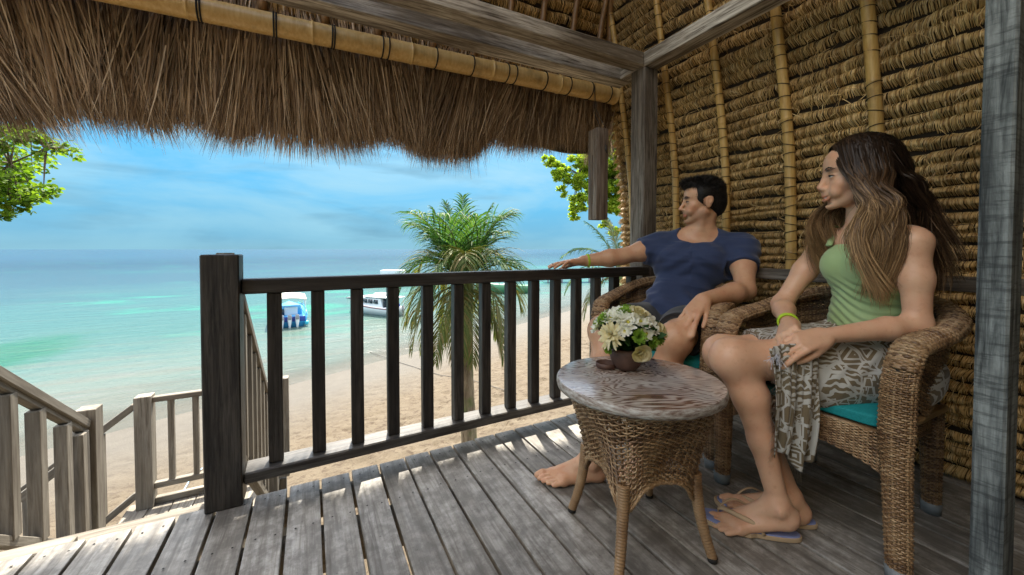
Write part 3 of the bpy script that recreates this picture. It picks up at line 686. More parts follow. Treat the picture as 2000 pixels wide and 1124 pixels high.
# az measured from +x; the camera looks along about (0.46,0.89)
A0 = math.atan2(-0.456, 0.89)          # image right
def azi(deg): return A0 + R(deg)        # 0 = image right, 90 = away, 180 = image left, -90 = towards camera
_r = np.random.default_rng(77); spec1 = [(azi(100),1.5,1.2,0.2,0.40,0,0), (azi(178),1.32,1.2,0.6,0.46,0,0), (azi(2),1.34,1.15,0.6,0.46,0,0.05), (azi(150),1.38,1.2,0.4,0.42,0,0)]
for k_ in range(10): spec1.append((azi(k_*36+14), 1.24+_r.uniform(-.10,.08), 1.2+_r.uniform(-.1,.15), 1.15+_r.uniform(-.2,.2), 0.72, 0, _r.uniform(-.2,.2)))
for k_ in range(9): spec1.append((azi(k_*40+2), 0.98+_r.uniform(-.15,.12), 1.10+_r.uniform(-.1,.1), 2.2+_r.uniform(-.3,.3), 0.66, int(_r.random()<0.3), _r.uniform(-.2,.2)))
for k_ in range(9): spec1.append((azi(k_*40+10), -0.25+_r.uniform(-.2,.2), 1.25, 2.4, 0.40, 1, _r.uniform(-.2,.2)))
for k_ in range(7): spec1.append((azi(k_*51+20), 0.35+_r.uniform(-.3,.2), 1.2+_r.uniform(-.1,.15), 2.8, 0.46, 1, _r.uniform(-.2,.2)))
palm('short coconut palm with drooping fronds standing on the sand just beyond the railing', 2.10, 5.40, -3.2, 0.55, 0.098, spec1, 41, (-0.12, 0.02))
spec2 = [(azi(180),0.9,1.3,1.5,0.40,0,0), (azi(165),0.5,1.3,1.9,0.40,0,0), (azi(200),0.7,1.2,1.8,0.38,0,0), (azi(150),1.2,1.3,0.9,0.34,0,0), (azi(60),1.4,1.3,0.5,0.32,0,0), (azi(0),0.8,1.2,1.7,0.38,0,0),
  (azi(-60),0.8,1.1,1.9,0.38,0,0), (azi(-100),0.5,1.2,2.2,0.36,0,0), (azi(190),0.1,1.2,2.5,0.34,1,0), (azi(-120),0.0,1.3,2.6,0.34,1,0), (azi(-80),1.2,1.0,1.0,0.3,1,0), (azi(120),1.3,1.2,0.7,0.32,1,0)]
palm('farther palm half hidden behind the corner post with yellow-green fronds', 5.25, 5.55, -3.1, 0.55, 0.12, spec2, 42)

def leafcloud(centres, n, size, r, spread, flat=0.7, drop=0.3, clump=True):
    C_ = np.array([c[:3] for c in centres]); Rr = np.array([c[3] for c in centres])
    if clump:
        C2 = []; R2 = []
        for c, q in zip(C_, Rr):
            for _ in range(9):
                d = r.normal(size=3); d /= np.linalg.norm(d); C2.append(c + d*q*r.uniform(0.3,1.5)*np.array([1,1,flat])); R2.append(q*r.uniform(0.22,0.55))
        C_ = np.array(C2); Rr = np.array(R2)
    pr = Rr**2/np.sum(Rr**2)
    i = r.choice(len(C_), n, p=pr); d = r.normal(size=(n,3)); d /= np.linalg.norm(d, axis=1)[:,None]
    p = C_[i] + d*(Rr[i]*r.uniform(0.25, 1.0, n)**0.6)[:,None]*np.array([1,1,flat])
    a = r.uniform(0, 6.283, n); t_ = np.stack([np.cos(a), np.sin(a), -drop+r.normal(0,0.45,n)], -1); t_ /= np.linalg.norm(t_, axis=1)[:,None]
    u = r.normal(size=(n,3)); s = np.cross(t_, u); s /= np.linalg.norm(s, axis=1)[:,None]; nn = np.cross(t_, s)
    L = size*r.uniform(0.6, 1.15, n)[:,None]
    P = np.stack([p, p+t_*L*0.35+nn*L*0.05, p+t_*L*0.7+nn*L*0.02, p+t_*L-nn*L*0.06], 1)
    W = np.tile(np.array([0.05,0.27,0.22,0.02]), (n,1))*L
    return ribbons(P, W, np.repeat(s[:,None], 4, 1)), p
def broadleaf(label, trunk, centres, n, size, mat, seed, limbs, flat=0.7, drop=0.3):
    e = empty('leafy_tree', label, 'tree'); r = np.random.default_rng(seed)
    (V, F), p = leafcloud(centres, n, size, r, 1, flat, drop)
    link('crown', raw_mesh('crown', V, F), mat, e)
    g = Geo(); g.tube(trunk[0], trunk[1], 10)
    g.obj('trunk', M_BARK, e, True)
    g = Geo(); g.tube(limbs[0], limbs[1], 6)
    base = np.array(limbs[0]); 
    for c in centres:
        c = np.array(c[:3]); k = np.argmin(np.linalg.norm(base-c, axis=1)); a = base[k]
        mid = (a+c)/2 + np.array([0,0,0.08*np.linalg.norm(c-a)])
        g.tube([a, mid, c], [0.014, 0.009, 0.003], 5, cap=False)
        for q in range(5):
            b_ = p[r.integers(len(p))]
            if np.linalg.norm(b_-c) < 0.8: g.tube([c, (c+b_)/2+np.array([0,0,0.02]), b_], [0.005,0.004,0.002], 4, cap=False)
    g.obj('branches', M_BARK, e, True)
# left tree: reaches into the picture from the left
LT = []
def cam_pt(u, v, z):
    fw = np.array([math.sin(YAW)*math.cos(PITCH), math.cos(YAW)*math.cos(PITCH), -math.sin(PITCH)]); rt = np.array([math.cos(YAW), -math.sin(YAW), 0]); up = np.cross(rt, fw)
    return np.array([0,0,CAM_H]) + z*(fw + rt*(u-1000)/760 + up*(506-v)/760)
for (u, v, d, rr) in ((-60,300,4.6,0.40),(-30,245,4.6,0.30),(10,280,4.5,0.18),(60,268,4.5,0.16),(105,282,4.5,0.12),(140,296,4.5,0.07),(20,330,4.6,0.20),(55,355,4.6,0.17),(85,372,4.5,0.10),(15,385,4.6,0.20),(-20,370,4.7,0.3),(40,400,4.6,0.09),(20,415,4.6,0.06),(-120,200,5.0,0.7),(-160,330,5.0,0.7),(35,250,4.6,0.14),(80,300,4.5,0.06),(-10,420,4.7,0.12)):
    LT.append((*cam_pt(u, v, d), rr))
q = cam_pt(-420, 480, 5.2); q2 = cam_pt(-300, 330, 5.0); q3 = cam_pt(-80, 300, 4.8); q4 = cam_pt(20, 320, 4.6)
broadleaf('leafy green tree whose branch reaches in from the left under the eave', ([(q[0], q[1], -3.2), (q[0], q[1], -1.0), tuple(q), tuple(q2+np.array([-.3,0,1.2]))], [0.22,0.18,0.12,0.05]), LT, 9000, 0.072, M_LEAF_L, 51, ([tuple(q), tuple(q2), tuple(q3), tuple(q4), tuple(cam_pt(90,290,4.5))], [0.08,0.05,0.025,0.012,0.005]))
RT = []
for (u, v, d, rr) in ((1080,322,8.6,0.22),(1110,345,8.6,0.30),(1135,320,8.8,0.35),(1125,390,8.7,0.28),(1118,410,8.6,0.18),(1160,300,9.0,0.5),(1195,330,9.0,0.45),(1215,300,9.0,0.5),(1210,385,9.0,0.36),(1160,350,9,0.4),(1190,410,9,0.25),(1225,420,9,0.25),(1150,385,8.8,0.25),(1240,350,9.2,0.5),(1175,330,8.9,0.35),(1205,310,8.9,0.35),(1185,370,8.9,0.3),(1215,350,8.9,0.3),(1070,315,8.6,0.16),(1095,335,8.6,0.25),(1130,355,8.6,0.25),(1120,425,8.7,0.10),(1200,400,8.9,0.3),(1205,450,9.0,0.15),(1140,405,8.7,0.12),(1195,265,9.0,0.5),(1100,375,8.6,0.13),(1180,440,9.0,0.15)):
    RT.append((*cam_pt(u, v, d), rr*0.75 if u < 1230 else rr*0.8))
q = cam_pt(1330, 480, 9.4); q2 = cam_pt(1260, 400, 9.2); q3 = cam_pt(1200, 350, 9.0); q4 = cam_pt(1130, 340, 8.7)
broadleaf('bright yellow-green tree seen between the wooden bell and the corner post', ([(q[0], q[1], -3.2), (q[0], q[1], -1.0), tuple(q), tuple(q+np.array([.2,0,1.5]))], [0.22,0.18,0.14,0.06]), RT, 52000, 0.062, M_LEAF_R, 52, ([tuple(q), tuple(q2), tuple(q3), tuple(q4)], [0.08,0.05,0.025,0.01]), 0.8)

# ================================================================ WOODEN BELL
bell = empty('wooden_bell', 'long square hollow wooden bell with a slit hanging from the eave beside the corner post', 'wooden bell')
bc = Vector((2.045, 2.475, 0)); bz0, bz1 = 1.335, 2.05
tilt = Matrix.Rotation(R(6), 4, 'Z')
g = Geo(); s = 0.055; tks = 0.016
# hollow box: four staves, the slit is an opening in the one facing the sea side
def bellbox(name, lo, hi):
    g = Geo(); g.box(lo, hi); o = g.obj(name, W_BELL, bell); o.rotation_euler = (0, 0, R(-4)); o.location = bc; 
    md = o.modifiers.new('b', 'BEVEL'); md.width = 0.004; md.segments = 2; return o
bellbox('back_face', (-s+tks, s-tks, bz0), (s, s, bz1)); bellbox('front_face', (-s, -s-0.002, bz0), (s, -s+tks, bz1+0.004)); bellbox('side_face', (s-tks, -s+tks+0.0005, bz0), (s+0.002, s-tks-0.0005, bz1-0.002))
bellbox('slit_face', (-s-0.001, -s+tks+0.001, bz0), (-s+tks, -0.006, bz1)); bellbox('slit_face', (-s-0.001, 0.004, bz0), (-s+tks, s, bz1))
bellbox('slit_face', (-s-0.0005, -0.0065, bz1-0.20), (-s+tks, 0.0045, bz1-0.001)); bellbox('slit_face', (-s-0.0005, -0.0065, bz0+0.001), (-s+tks, 0.0045, bz0+0.12))
bellbox('top_block', (-s+tks+.001, -s+tks+.001, bz1-0.05), (s-tks-.001, s-tks-.001, bz1-0.003)); 
g = Geo(); top = (2.11, 2.60, 2.475)
g.tube([top, (2.08, 2.55, 2.25), (2.075, 2.425, 2.06), (2.072, 2.414, 1.90)], 0.0028, 5); g.tube([top, (2.10, 2.60, 2.25), (2.06, 2.45, 2.04)], 0.0028, 5)
g.tube([(2.072, 2.413, 1.92), (2.070, 2.412, 1.89), (2.078, 2.412, 1.86)], [0.006,0.012,0.004], 8)
g.obj('cord', M_NYLON, bell, True)

# ================================================================ BOATS
def pmat(n, c, r=0.35, **k): return plain(n, c, r, **k)
B_WHITE = pmat('white_boat_paint', (0.72,0.73,0.72)); B_BLUE = pmat('bright_blue_boat_paint', (0.05,0.32,0.62)); B_DK = pmat('dark_blue_boat_paint', (0.03,0.06,0.30))
B_GLASS = pmat('dark_boat_glass', (0.02,0.03,0.04), 0.1); B_RED = pmat('maroon_stripe_paint', (0.25,0.05,0.05)); B_GREY = pmat('grey_outboard', (0.28,0.27,0.28)); B_TUR = pmat('turquoise_boat_paint', (0.05,0.42,0.55)); B_GREEN = pmat('green_boat_paint', (0.10,0.25,0.12)); B_CANV = pmat('cream_canvas', (0.66,0.62,0.54), 0.8)
def hull_mesh(name, L, Wd, H, mat, parent, z0=-0.25, bowrise=0.5, deadrise=0.5):
    """stern at x=0, bow at +x=L"""
    m = 16; g = Geo(); V = []
    for i in range(m+1):
        u = i/m; x = u*L; w = Wd/2*(1-max(0, (u-0.45)/0.55)**2.2)*(0.92+0.08*min(1,u*5)); w = max(w, 0.01)
        top = H + bowrise*u**2.2; keel = z0 + 0.30*u**3
        V += [(x, -w, top), (x, -w*0.97, top*0.62), (x, -w*0.78, z0+0.28*(1-deadrise)+0.1), (x, 0, keel), (x, w*0.78, z0+0.28*(1-deadrise)+0.1), (x, w*0.97, top*0.62), (x, w, top)]
    F = [(i*7+k, (i+1)*7+k, (i+1)*7+k+1, i*7+k+1) for i in range(m) for k in range(6)]
    F += [(0,1,5,6),(1,2,4,5),(2,3,3,4)]
    F += [(i*7+6, (i+1)*7+6, (i+1)*7, i*7) for i in range(m)]
    F = [f for f in F if len(set(f)) == 4] + []
    g.add(V, F); g.add([V[2],V[3],V[4],((V[2][0]+V[4][0])/2, 0, V[2][2])], [(0,1,2,3)])
    return g.obj(name, mat, parent)
def place(e, u, v, heading):
    """heading: world angle of the bow; u,v: where the stern meets the water"""
    fw = cam_pt(u, v, 1) - np.array([0,0,CAM_H]); t_ = (WATER_Z-CAM_H)/fw[2]; p = np.array([0,0,CAM_H])+fw*t_
    e.location = (p[0], p[1], WATER_Z); e.rotation_euler = (0,0,heading)
def gbox(name, lo, hi, mat, par, bev=0.03):
    g = Geo(); g.box(lo, hi); o = g.obj(name, mat, par)
    if bev: md = o.modifiers.new('b', 'BEVEL'); md.width = bev; md.segments = 2
    return o
b1 = empty('dive_boat', 'small blue motor boat with cream canopy and three outboards, stern towards the beach', 'boat')
hull_mesh('hull', 6.5, 2.5, 0.75, B_BLUE, b1)
gbox('transom_band', (-0.03,-1.05,0.42), (0.04,1.05,0.80), B_DK, b1)
gbox('cabin', (1.2,-0.85,0.70), (3.4,0.85,1.25), B_BLUE, b1, 0.1); gbox('cabin_front', (1.15,-0.55,0.75), (1.3,0.35,1.35), B_WHITE, b1, 0.05)
gbox('hatch', (1.10,0.36,0.80), (1.16,0.62,1.25), B_GLASS, b1, 0)
g = Geo(); xs = np.linspace(0.2, 4.4, 8); ys = np.linspace(-1.15, 1.15, 9)
V = [(a, b_, 2.25 - 0.16*(b_/1.15)**2 - 0.05*((a-2.3)/2.1)**2) for a in xs for b_ in ys]; g.add(V, [(i*9+k, (i+1)*9+k, (i+1)*9+k+1, i*9+k+1) for i in range(7) for k in range(8)])
o = g.obj('canopy', B_CANV, b1); md = o.modifiers.new('s','SOLIDIFY'); md.thickness = 0.07
for x in (0.3, 2.2, 4.2):
    for y in (-1.08, 1.08):
        g = Geo(); g.tube([(x,y,0.72),(x,y,2.08)], 0.025, 6); g.obj('canopy_pole', B_WHITE, b1)
for y in (-0.5, 0.0, 0.5):
    g = Geo(); g.tube([(-0.22,y,0.95),(-0.24,y,0.5),(-0.27,y,0.15),(-0.27,y,-0.3)], [0.13,0.14,0.08,0.05], 8); o = g.obj('outboard_motor', B_WHITE, b1, True)
    gbox('motor_cowl', (-0.42,y-0.12,0.62), (-0.08,y+0.12,0.98), B_GREY, o, 0.05)
for y in (-1.12, 1.12): gbox('fender', (-0.15,y-0.14,0.1), (0.3,y+0.14,0.42), B_TUR, b1, 0.1)
g = Geo(); g.tube([(3.0,-0.1,2.2),(3.0,-0.1,2.7)], 0.02, 5); g.tube([(2.6,0.1,2.2),(2.6,0.1,2.6)], 0.02, 5); g.obj('antenna', B_GREY, b1)
for y in (-1.15,1.15):
    g = Geo(); g.tube([(0.1,y,0.85),(1.4,y*0.98,1.15),(3.2,y*0.9,1.25),(4.6,y*0.6,1.3)], 0.04, 6); g.obj('hand_rail', B_BLUE, b1)
place(b1, 566, 640, R(93))
b2 = empty('cabin_cruiser', 'white cabin cruiser with dark windows and a maroon stripe, bow turned away to the left', 'boat')
hull_mesh('hull', 8.0, 2.4, 0.95, B_WHITE, b2, bowrise=0.6)
g = Geo(); g.box((1.6,-1.02,0.95), (6.3,1.02,1.05)); 
g = Geo(); V = []
for (x, w_, z) in ((1.5,1.0,0.9),(6.9,0.55,1.25),(5.6,0.8,1.95),(1.9,0.95,2.0)): V += [(x,-w_,z),(x,w_,z)]
g.add(V, [(0,2,4,6),(1,7,5,3),(6,4,5,7),(2,3,5,4),(0,6,7,1)]); cab = g.obj('cabin', B_WHITE, b2)
md = cab.modifiers.new('b','BEVEL'); md.width = 0.06; md.segments = 2
for k, (xa, xb) in enumerate(((2.25,3.0),(3.12,3.95),(4.07,4.85),(4.95,5.55))):
    for sg in (-1,1):
        g = Geo(); V = []
        for (x, z) in ((xa,1.35),(xb,1.40),(xb-0.12,1.82),(xa+0.05,1.82)):
            fx = (x-1.5)/5.4; w_ = (1.02 - 0.40*max(0,(x-3.5)/3.4)) ; V.append((x, sg*(w_+0.012-0.08*(z-1.3)), z)); 
        V2 = [(a, b_-sg*0.05, c_) for a,b_,c_ in V]; g.add(V+V2, [(0,1,2,3),(4,7,6,5),(0,4,5,1),(1,5,6,2),(2,6,7,3),(3,7,4,0)]); g.obj('window', B_GLASS, b2)
gbox('roof', (-0.1,-1.05,2.08), (5.0,1.05,2.17), B_WHITE, b2, 0.03)
gbox('roof_console', (2.2,-0.6,2.17), (3.4,0.6,2.55), B_WHITE, b2, 0.12)
for x in (0.05,):
    for y in (-0.98,0.98):
        g = Geo(); g.tube([(x,y,0.95),(x+0.1,y,2.1)], 0.04, 6); g.obj('roof_post', B_WHITE, b2)
gbox('aft_seat', (0.35,-0.7,0.9), (0.9,0.7,1.35), B_DK, b2, 0.05); gbox('aft_bulkhead', (1.42,-0.9,0.9), (1.5,0.9,1.98), B_GLASS, b2, 0)
for sg in (-1,1):
    g = Geo(); V = []; m = 12
    for i in range(m+1):
        u = i/m; x = u*7.9; w_ = 1.2*(1-max(0,(u-0.45)/0.55)**2.2)*(0.92+0.08*min(1,u*5))+0.015; top = 0.95+0.6*u**2.2
        V += [(x, sg*w_, top*0.93), (x, sg*w_, top*0.83)]
    g.add(V, [(2*i,2*i+2,2*i+3,2*i+1) for i in range(m)]); o = g.obj('hull_stripe', B_RED, b2); md = o.modifiers.new('s','SOLIDIFY'); md.thickness = 0.02; md.offset = 0
for y in (-0.45,0.45):
    g = Geo(); g.tube([(-0.3,y,1.15),(-0.33,y,0.6),(-0.36,y,0.2),(-0.36,y,-0.3)], [0.16,0.17,0.09,0.06], 8); o = g.obj('outboard_motor', B_GREY, b2, True)
g = Geo()
for sg in (-1,1): g.tube([(4.5,sg*0.95,1.35),(5.5,sg*0.85,1.75),(6.9,sg*0.45,1.95),(7.9,0,2.0)], 0.025, 5)
g.obj('bow_rail', B_WHITE, b2)
place(b2, 778, 617, R(126)); b2.scale = (0.60, 0.60, 0.60); b1.scale = (0.80, 0.80, 0.80)
b3 = empty('moored_skiff', 'tiny green open boat moored far out behind the palm', 'boat')
hull_mesh('hull', 6.0, 1.7, 0.8, B_GREEN, b3); gbox('thwart', (2,-0.7,0.7), (3,0.7,1.0), B_WHITE, b3); gbox('motor', (-0.3,-0.2,0.3), (0.1,0.2,1.2), B_GREY, b3)
g = Geo(); g.tube([(3.5,0,0.6),(3.5,0,2.0)], 0.05, 5); g.obj('mast', B_GREY, b3)
place(b3, 1038, 572, azi(185))
b4 = empty('distant_boat', 'tiny white boat far out right of the white cruiser', 'boat')
hull_mesh('hull', 7.0, 2.0, 0.9, B_WHITE, b4); gbox('cabin', (2,-0.8,0.8), (5,0.8,2.0), B_WHITE, b4); place(b4, 822, 558, azi(180))
jt = empty('jetty', 'low dark jetty far away along the shore just below the hand on the rail', 'jetty')
p = cam_pt(1060, 552, 1) - np.array([0,0,CAM_H]); t_ = (WATER_Z-CAM_H)/p[2]; p = np.array([0,0,CAM_H])+p*t_
g = Geo(); g.box((0,-1,0.9),(9,1,1.15)); g.obj('walkway', B_GREY, jt); 
for x in np.arange(0.5,9,2.0):
    g = Geo(); g.box((x,-0.8,-0.5),(x+0.2,-0.6,0.9)); g.obj('pile', B_GREY, jt)
jt.location = (p[0], p[1], WATER_Z); jt.rotation_euler = (0,0,azi(8))
oc = empty('outrigger_canoe', 'slim dark outrigger canoe lying between the two larger boats', 'canoe')
g = Geo(); g.tube([(0,0,0.1),(1.2,0,0.05),(3.6,0,0.1),(4.6,0,0.55)], [0.05,0.22,0.22,0.05], 8); g.obj('hull', B_GREY, oc, True)
g = Geo(); g.tube([(1.5,0,0.35),(1.5,-1.5,0.12)], 0.04, 5); g.tube([(3.1,0,0.35),(3.1,-1.5,0.12)], 0.04, 5); g.obj('outrigger_arms', B_GREY, oc)
g = Geo(); g.tube([(0.8,-1.5,0.08),(3.9,-1.5,0.1)], 0.06, 6); g.obj('float', B_GREY, oc)
place(oc, 676, 584, azi(20))

# ropes on the sand
def ground_rope(name, label, pts, mat, r_=0.012):
    P = []
    for (u, v) in pts:
        d = cam_pt(u, v, 1) - np.array([0,0,CAM_H]); t_ = (-2.95-CAM_H)/d[2]
        for _ in range(12):
            q = np.array([0,0,CAM_H]) + d*t_; z = max(float(sand_z(np.array(q[0]), np.array(q[1]))), WATER_Z); t_ = (z + 0.02 - CAM_H)/d[2]
        P.append(np.array([0,0,CAM_H]) + d*t_)
    P = np.array(P); k = np.linspace(0, len(P)-1, len(P)*8); Q = np.stack([np.interp(k, np.arange(len(P)), P[:,i]) for i in range(3)], -1)
    g = Geo(); g.tube(Q, r_, 5); tag(g.obj(name, mat, None, True), label, 'rope')
ground_rope('mooring_rope', 'thin grey mooring rope running across the sand behind the palm', [(722,688),(780,708),(860,733),(920,742),(1010,770)], M_NYLON, 0.010)
ground_rope('blue_rope', 'pale blue rope lying on the sand beside the stair landing', [(395,915),(372,935),(358,960),(335,985)], pmat('blue_rope', (0.30,0.45,0.60), 0.7), 0.012)
# ================================================================ WICKER
def wicker_mat(name, cols):
    m, t = new_mat(name); ri = t.n('ShaderNodeNewGeometry').outputs['Random Per Island']
    tc = t.n('ShaderNodeTexCoord').outputs['Object']
    n = t.noise(tc, 9.0, 4, 0.6); f = t.math('ADD', t.math('MULTIPLY', ri, 0.35), t.math('MULTIPLY', n, 0.65))
    c = t.ramp(f, [(0.30, cols[0]), (0.45, cols[1]), (0.60, cols[2]), (0.75, cols[3])])
    finish(t, c, 0.38, n, 0.1, 0.002, Specular_IOR_Level=0.5); return m
M_WICK = wicker_mat('honey_wicker', [(0.11,0.058,0.028), (0.23,0.135,0.065), (0.34,0.215,0.11), (0.47,0.33,0.19)])
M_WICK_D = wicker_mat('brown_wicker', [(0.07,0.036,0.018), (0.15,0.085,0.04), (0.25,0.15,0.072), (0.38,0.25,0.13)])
M_CAP = plain('grey_rubber_foot', (0.16,0.18,0.19), 0.5)
M_CUSH = None
m, t = new_mat('teal_cushion_fabric'); tc = t.n('ShaderNodeTexCoord').outputs['Object']; n = t.noise(tc, 160.0, 2)
finish(t, t.mix(t.ramp(n, [(0.3,0.0),(0.7,1.0)]), (0.0,0.19,0.20), (0.005,0.25,0.26)), 0.8, n, 0.2, 0.002); M_CUSH = m

def tube_grid(PT, N, r, flat=1.0):
    """many tubes at once: PT (n,m,3) paths, N (n,m,3) surface normals, r half width; 4-sided, flattened"""
    n, m, _ = PT.shape
    T = np.gradient(PT, axis=1); T /= np.linalg.norm(T, axis=2, keepdims=True)+1e-9
    S = np.cross(T, N); S /= np.linalg.norm(S, axis=2, keepdims=True)+1e-9
    U = np.cross(S, T)
    V = np.stack([PT+S*r, PT+U*r*flat, PT-S*r, PT-U*r*flat], 2).reshape(-1,3)
    b = (np.arange(n)[:,None]*m + np.arange(m-1)[None])*4
    F = np.concatenate([np.stack([b+k, b+(k+1)%4, b+4+(k+1)%4, b+4+k], -1).reshape(-1,4) for k in range(4)])
    return V, F
def weave(f, nu, nv, gap=0.0, r=0.0026, closed=False, sub=2, amp=None, stakes=True, jit=0.0004, seed=0, mask=None, pair=1):
    """f(u,v)->(x,y,z) arrays in [0,1]^2: rows run along u (nv of them) and go over/under nu stakes along v"""
    r_ = np.random.default_rng(seed); g = Geo(); amp = amp or r*1.15
    m = nu*sub + 1; u = np.linspace(0, 1, m)
    vv = (np.arange(nv)+0.5)/nv
    U, V_ = np.meshgrid(u, vv)
    P = f(U, V_); e = 1e-3
    du = f(np.clip(U+e,0,1), V_) - f(np.clip(U-e,0,1), V_); dv = f(U, np.clip(V_+e,0,1)) - f(U, np.clip(V_-e,0,1))
    N = np.cross(du, dv); N /= np.linalg.norm(N, axis=2, keepdims=True)+1e-12
    ph = np.cos(np.pi*(U*nu + (np.arange(nv)//pair)[:,None]))
    P = P + N*(ph*amp)[...,None] + r_.normal(0, jit, P.shape)
    V, F = tube_grid(P, N, r, 0.55)
    if mask is not None:
        k = mask(U, V_); keep = (k[:,:-1] & k[:,1:]).reshape(-1); F = F[np.tile(keep, 4)]
    g.add(V, F)
    if stakes:
        us = (np.arange(nu)+ (0.0 if closed else 0.5))/nu; us = us if not closed else us
        v2 = np.linspace(0, 1, max(6, nv//2)); V2, U2 = np.meshgrid(v2, us)
        P = f(U2, V2); du = f(np.clip(U2+e,0,1), V2) - f(np.clip(U2-e,0,1), V2); dv = f(U2, np.clip(V2+e,0,1)) - f(U2, np.clip(V2-e,0,1))
        N = np.cross(du, dv); N /= np.linalg.norm(N, axis=2, keepdims=True)+1e-12
        V, F = tube_grid(P, N, r*1.1, 0.5)
        if mask is not None:
            k = mask(U2, V2); keep = (k[:,:-1] & k[:,1:]).reshape(-1); F = F[np.tile(keep, 4)]
        g.add(V, F)
    return g

# ---------------------------------------------------------------- side table
tab = empty('side_table', 'round wicker side table with a whitewashed wooden top in front of the couple', 'table', None, (1.10, 1.094, 0), R(33))
TOPZ = 0.61
m_top, t = new_mat('whitewashed_table_top'); tc = t.n('ShaderNodeTexCoord').outputs['Object']
rv = t.mapping(tc, (1,1,1), (0.0,0.0,0), (0,0,R(58)))
wp = t.noise(t.mapping(rv, (1.2, 3.0, 1)), 2.2, 3, 0.5, 0.9)
pp = t.n('ShaderNodeSeparateXYZ', Vector=rv)
bandv = t.n('ShaderNodeCombineXYZ', X=t.math('MULTIPLY', pp.outputs[0], 0.35), Y=t.math('ADD', t.math('MULTIPLY', pp.outputs[1], 6.0), t.math('MULTIPLY', wp, 2.3)), Z=0.0).outputs[0]
rings = t.n('ShaderNodeTexWave', {'wave_type':'BANDS','bands_direction':'Y'}, Vector=bandv, Scale=2.6, Distortion=1.6, Detail=6.0, Detail_Scale=2.0).outputs['Fac']
fine = t.noise(t.mapping(rv, (1.5, 22, 1)), 8.0, 5, 0.7)
g_ = t.math('ADD', t.math('MULTIPLY', rings, 0.36), t.math('MULTIPLY', fine, 0.72))
c = t.ramp(g_, [(0.34, (0.11,0.055,0.034)), (0.47, (0.22,0.135,0.095)), (0.60, (0.40,0.33,0.28)), (0.78, (0.56,0.52,0.47))])
ws = t.noise(rv, 4.0, 5, 0.6); c = t.mix(t.ramp(ws, [(0.46,0.0),(0.68,0.7)]), c, (0.50,0.49,0.46))
finish(t, c, t.ramp(g_, [(0.3,0.22),(0.8,0.38)]), g_, 0.12, 0.002, Specular_IOR_Level=0.6, Coat_Weight=0.5, Coat_Roughness=0.12)
m_edge, t = new_mat('whitewashed_table_edge'); tc = t.n('ShaderNodeTexCoord').outputs['Object']
n = t.noise(t.mapping(tc, (3,3,14)), 9.0, 5, 0.7); finish(t, t.ramp(n, [(0.35,(0.14,0.08,0.055)),(0.5,(0.36,0.32,0.28)),(0.65,(0.56,0.55,0.52))]), 0.55, n, 0.3, 0.004)
g = Geo(); rr_t = 0.307
prof = [(0.001,TOPZ-0.036),(rr_t-0.012,TOPZ-0.036),(rr_t-0.003,TOPZ-0.032),(rr_t,TOPZ-0.020),(rr_t-0.001,TOPZ-0.008),(rr_t-0.006,TOPZ-0.001)]
g.lathe(prof, 72); g.obj('table_top_edge', m_edge, tab, True)
g = Geo(); g.lathe([(rr_t-0.006,TOPZ-0.001),(rr_t-0.012,TOPZ),(0.15,TOPZ),(0.001,TOPZ)], 72); g.obj('table_top', m_top, tab, True)
# basket: circle at the top, four-lobed towards the legs; u = angle, v = 0 bottom .. 1 top
LEGA = np.array([0, 90, 180, 270])
def basket(u, v, off=0.0):
    a = u*2*np.pi; c4 = np.cos(4*a)
    rtop = 0.272; rb = 0.172 + 0.028*c4
    k = v**1.25; rad = rb*(1-k) + rtop*k - 0.020*np.sin(np.pi*v)*(1-v) + 0.006*c4*np.sin(np.pi*np.clip(v,0,1))
    zb = 0.285 - 0.080*np.exp(-((1-c4)/0.42)**1.3) + 0.0
    z = zb + (TOPZ-0.037-zb)*v
    return np.stack([(rad+off)*np.cos(a), (rad+off)*np.sin(a), z], -1)
g = weave(basket, 72, 34, closed=True, r=0.0038, sub=2, seed=1, amp=0.0052); g.obj('woven_basket', M_WICK, tab)['kind'] = 'stuff'
# rim braid along the bottom edge and under the top
uu = np.linspace(0, 1, 161)
for nm, vv, rd, strands in (('bottom_braid', 0.005, 0.008, 3), ('top_braid', 0.97, 0.006, 2)):
    g = Geo()
    for s in range(strands):
        P = basket(uu, np.full_like(uu, vv)); ph = uu*2*np.pi*40 + s*2*np.pi/strands
        rad_dir = np.stack([np.cos(uu*2*np.pi), np.sin(uu*2*np.pi), 0*uu], -1)
        P = P + rad_dir*(np.cos(ph)*0.005)[:,None]; P[:,2] += np.sin(ph)*0.006
        g.tube(P, 0.0045, 5, cap=False)
    g.obj(nm, M_WICK, tab, True)['kind'] = 'stuff'
for k in range(4):
    a = k*np.pi/2; top = np.array([0.203*np.cos(a), 0.203*np.sin(a), 0.30]); bot = np.array([0.262*np.cos(a), 0.262*np.sin(a), 0.012])
    ts = np.linspace(0, 1, 130); P = top[None]*(1-ts[:,None]) + bot[None]*ts[:,None]; P[:, :2] += (np.sin(ts*np.pi)*-0.012)[:,None]*np.array([np.cos(a), np.sin(a)])
    rr = (0.0215 - 0.005*ts)*(1 + 0.06*np.sin(ts*130*0.97*2*np.pi/4.2))
    g = Geo(); g.tube(P, rr, 14); g.obj('leg', M_WICK, tab, True)
    g = Geo(); g.tube([P[-1]+np.array([0,0,0.004]), P[-1]-np.array([0,0,0.012])], [0.0175, 0.016], 12); g.obj('foot_cap', M_CORD, tab, True)

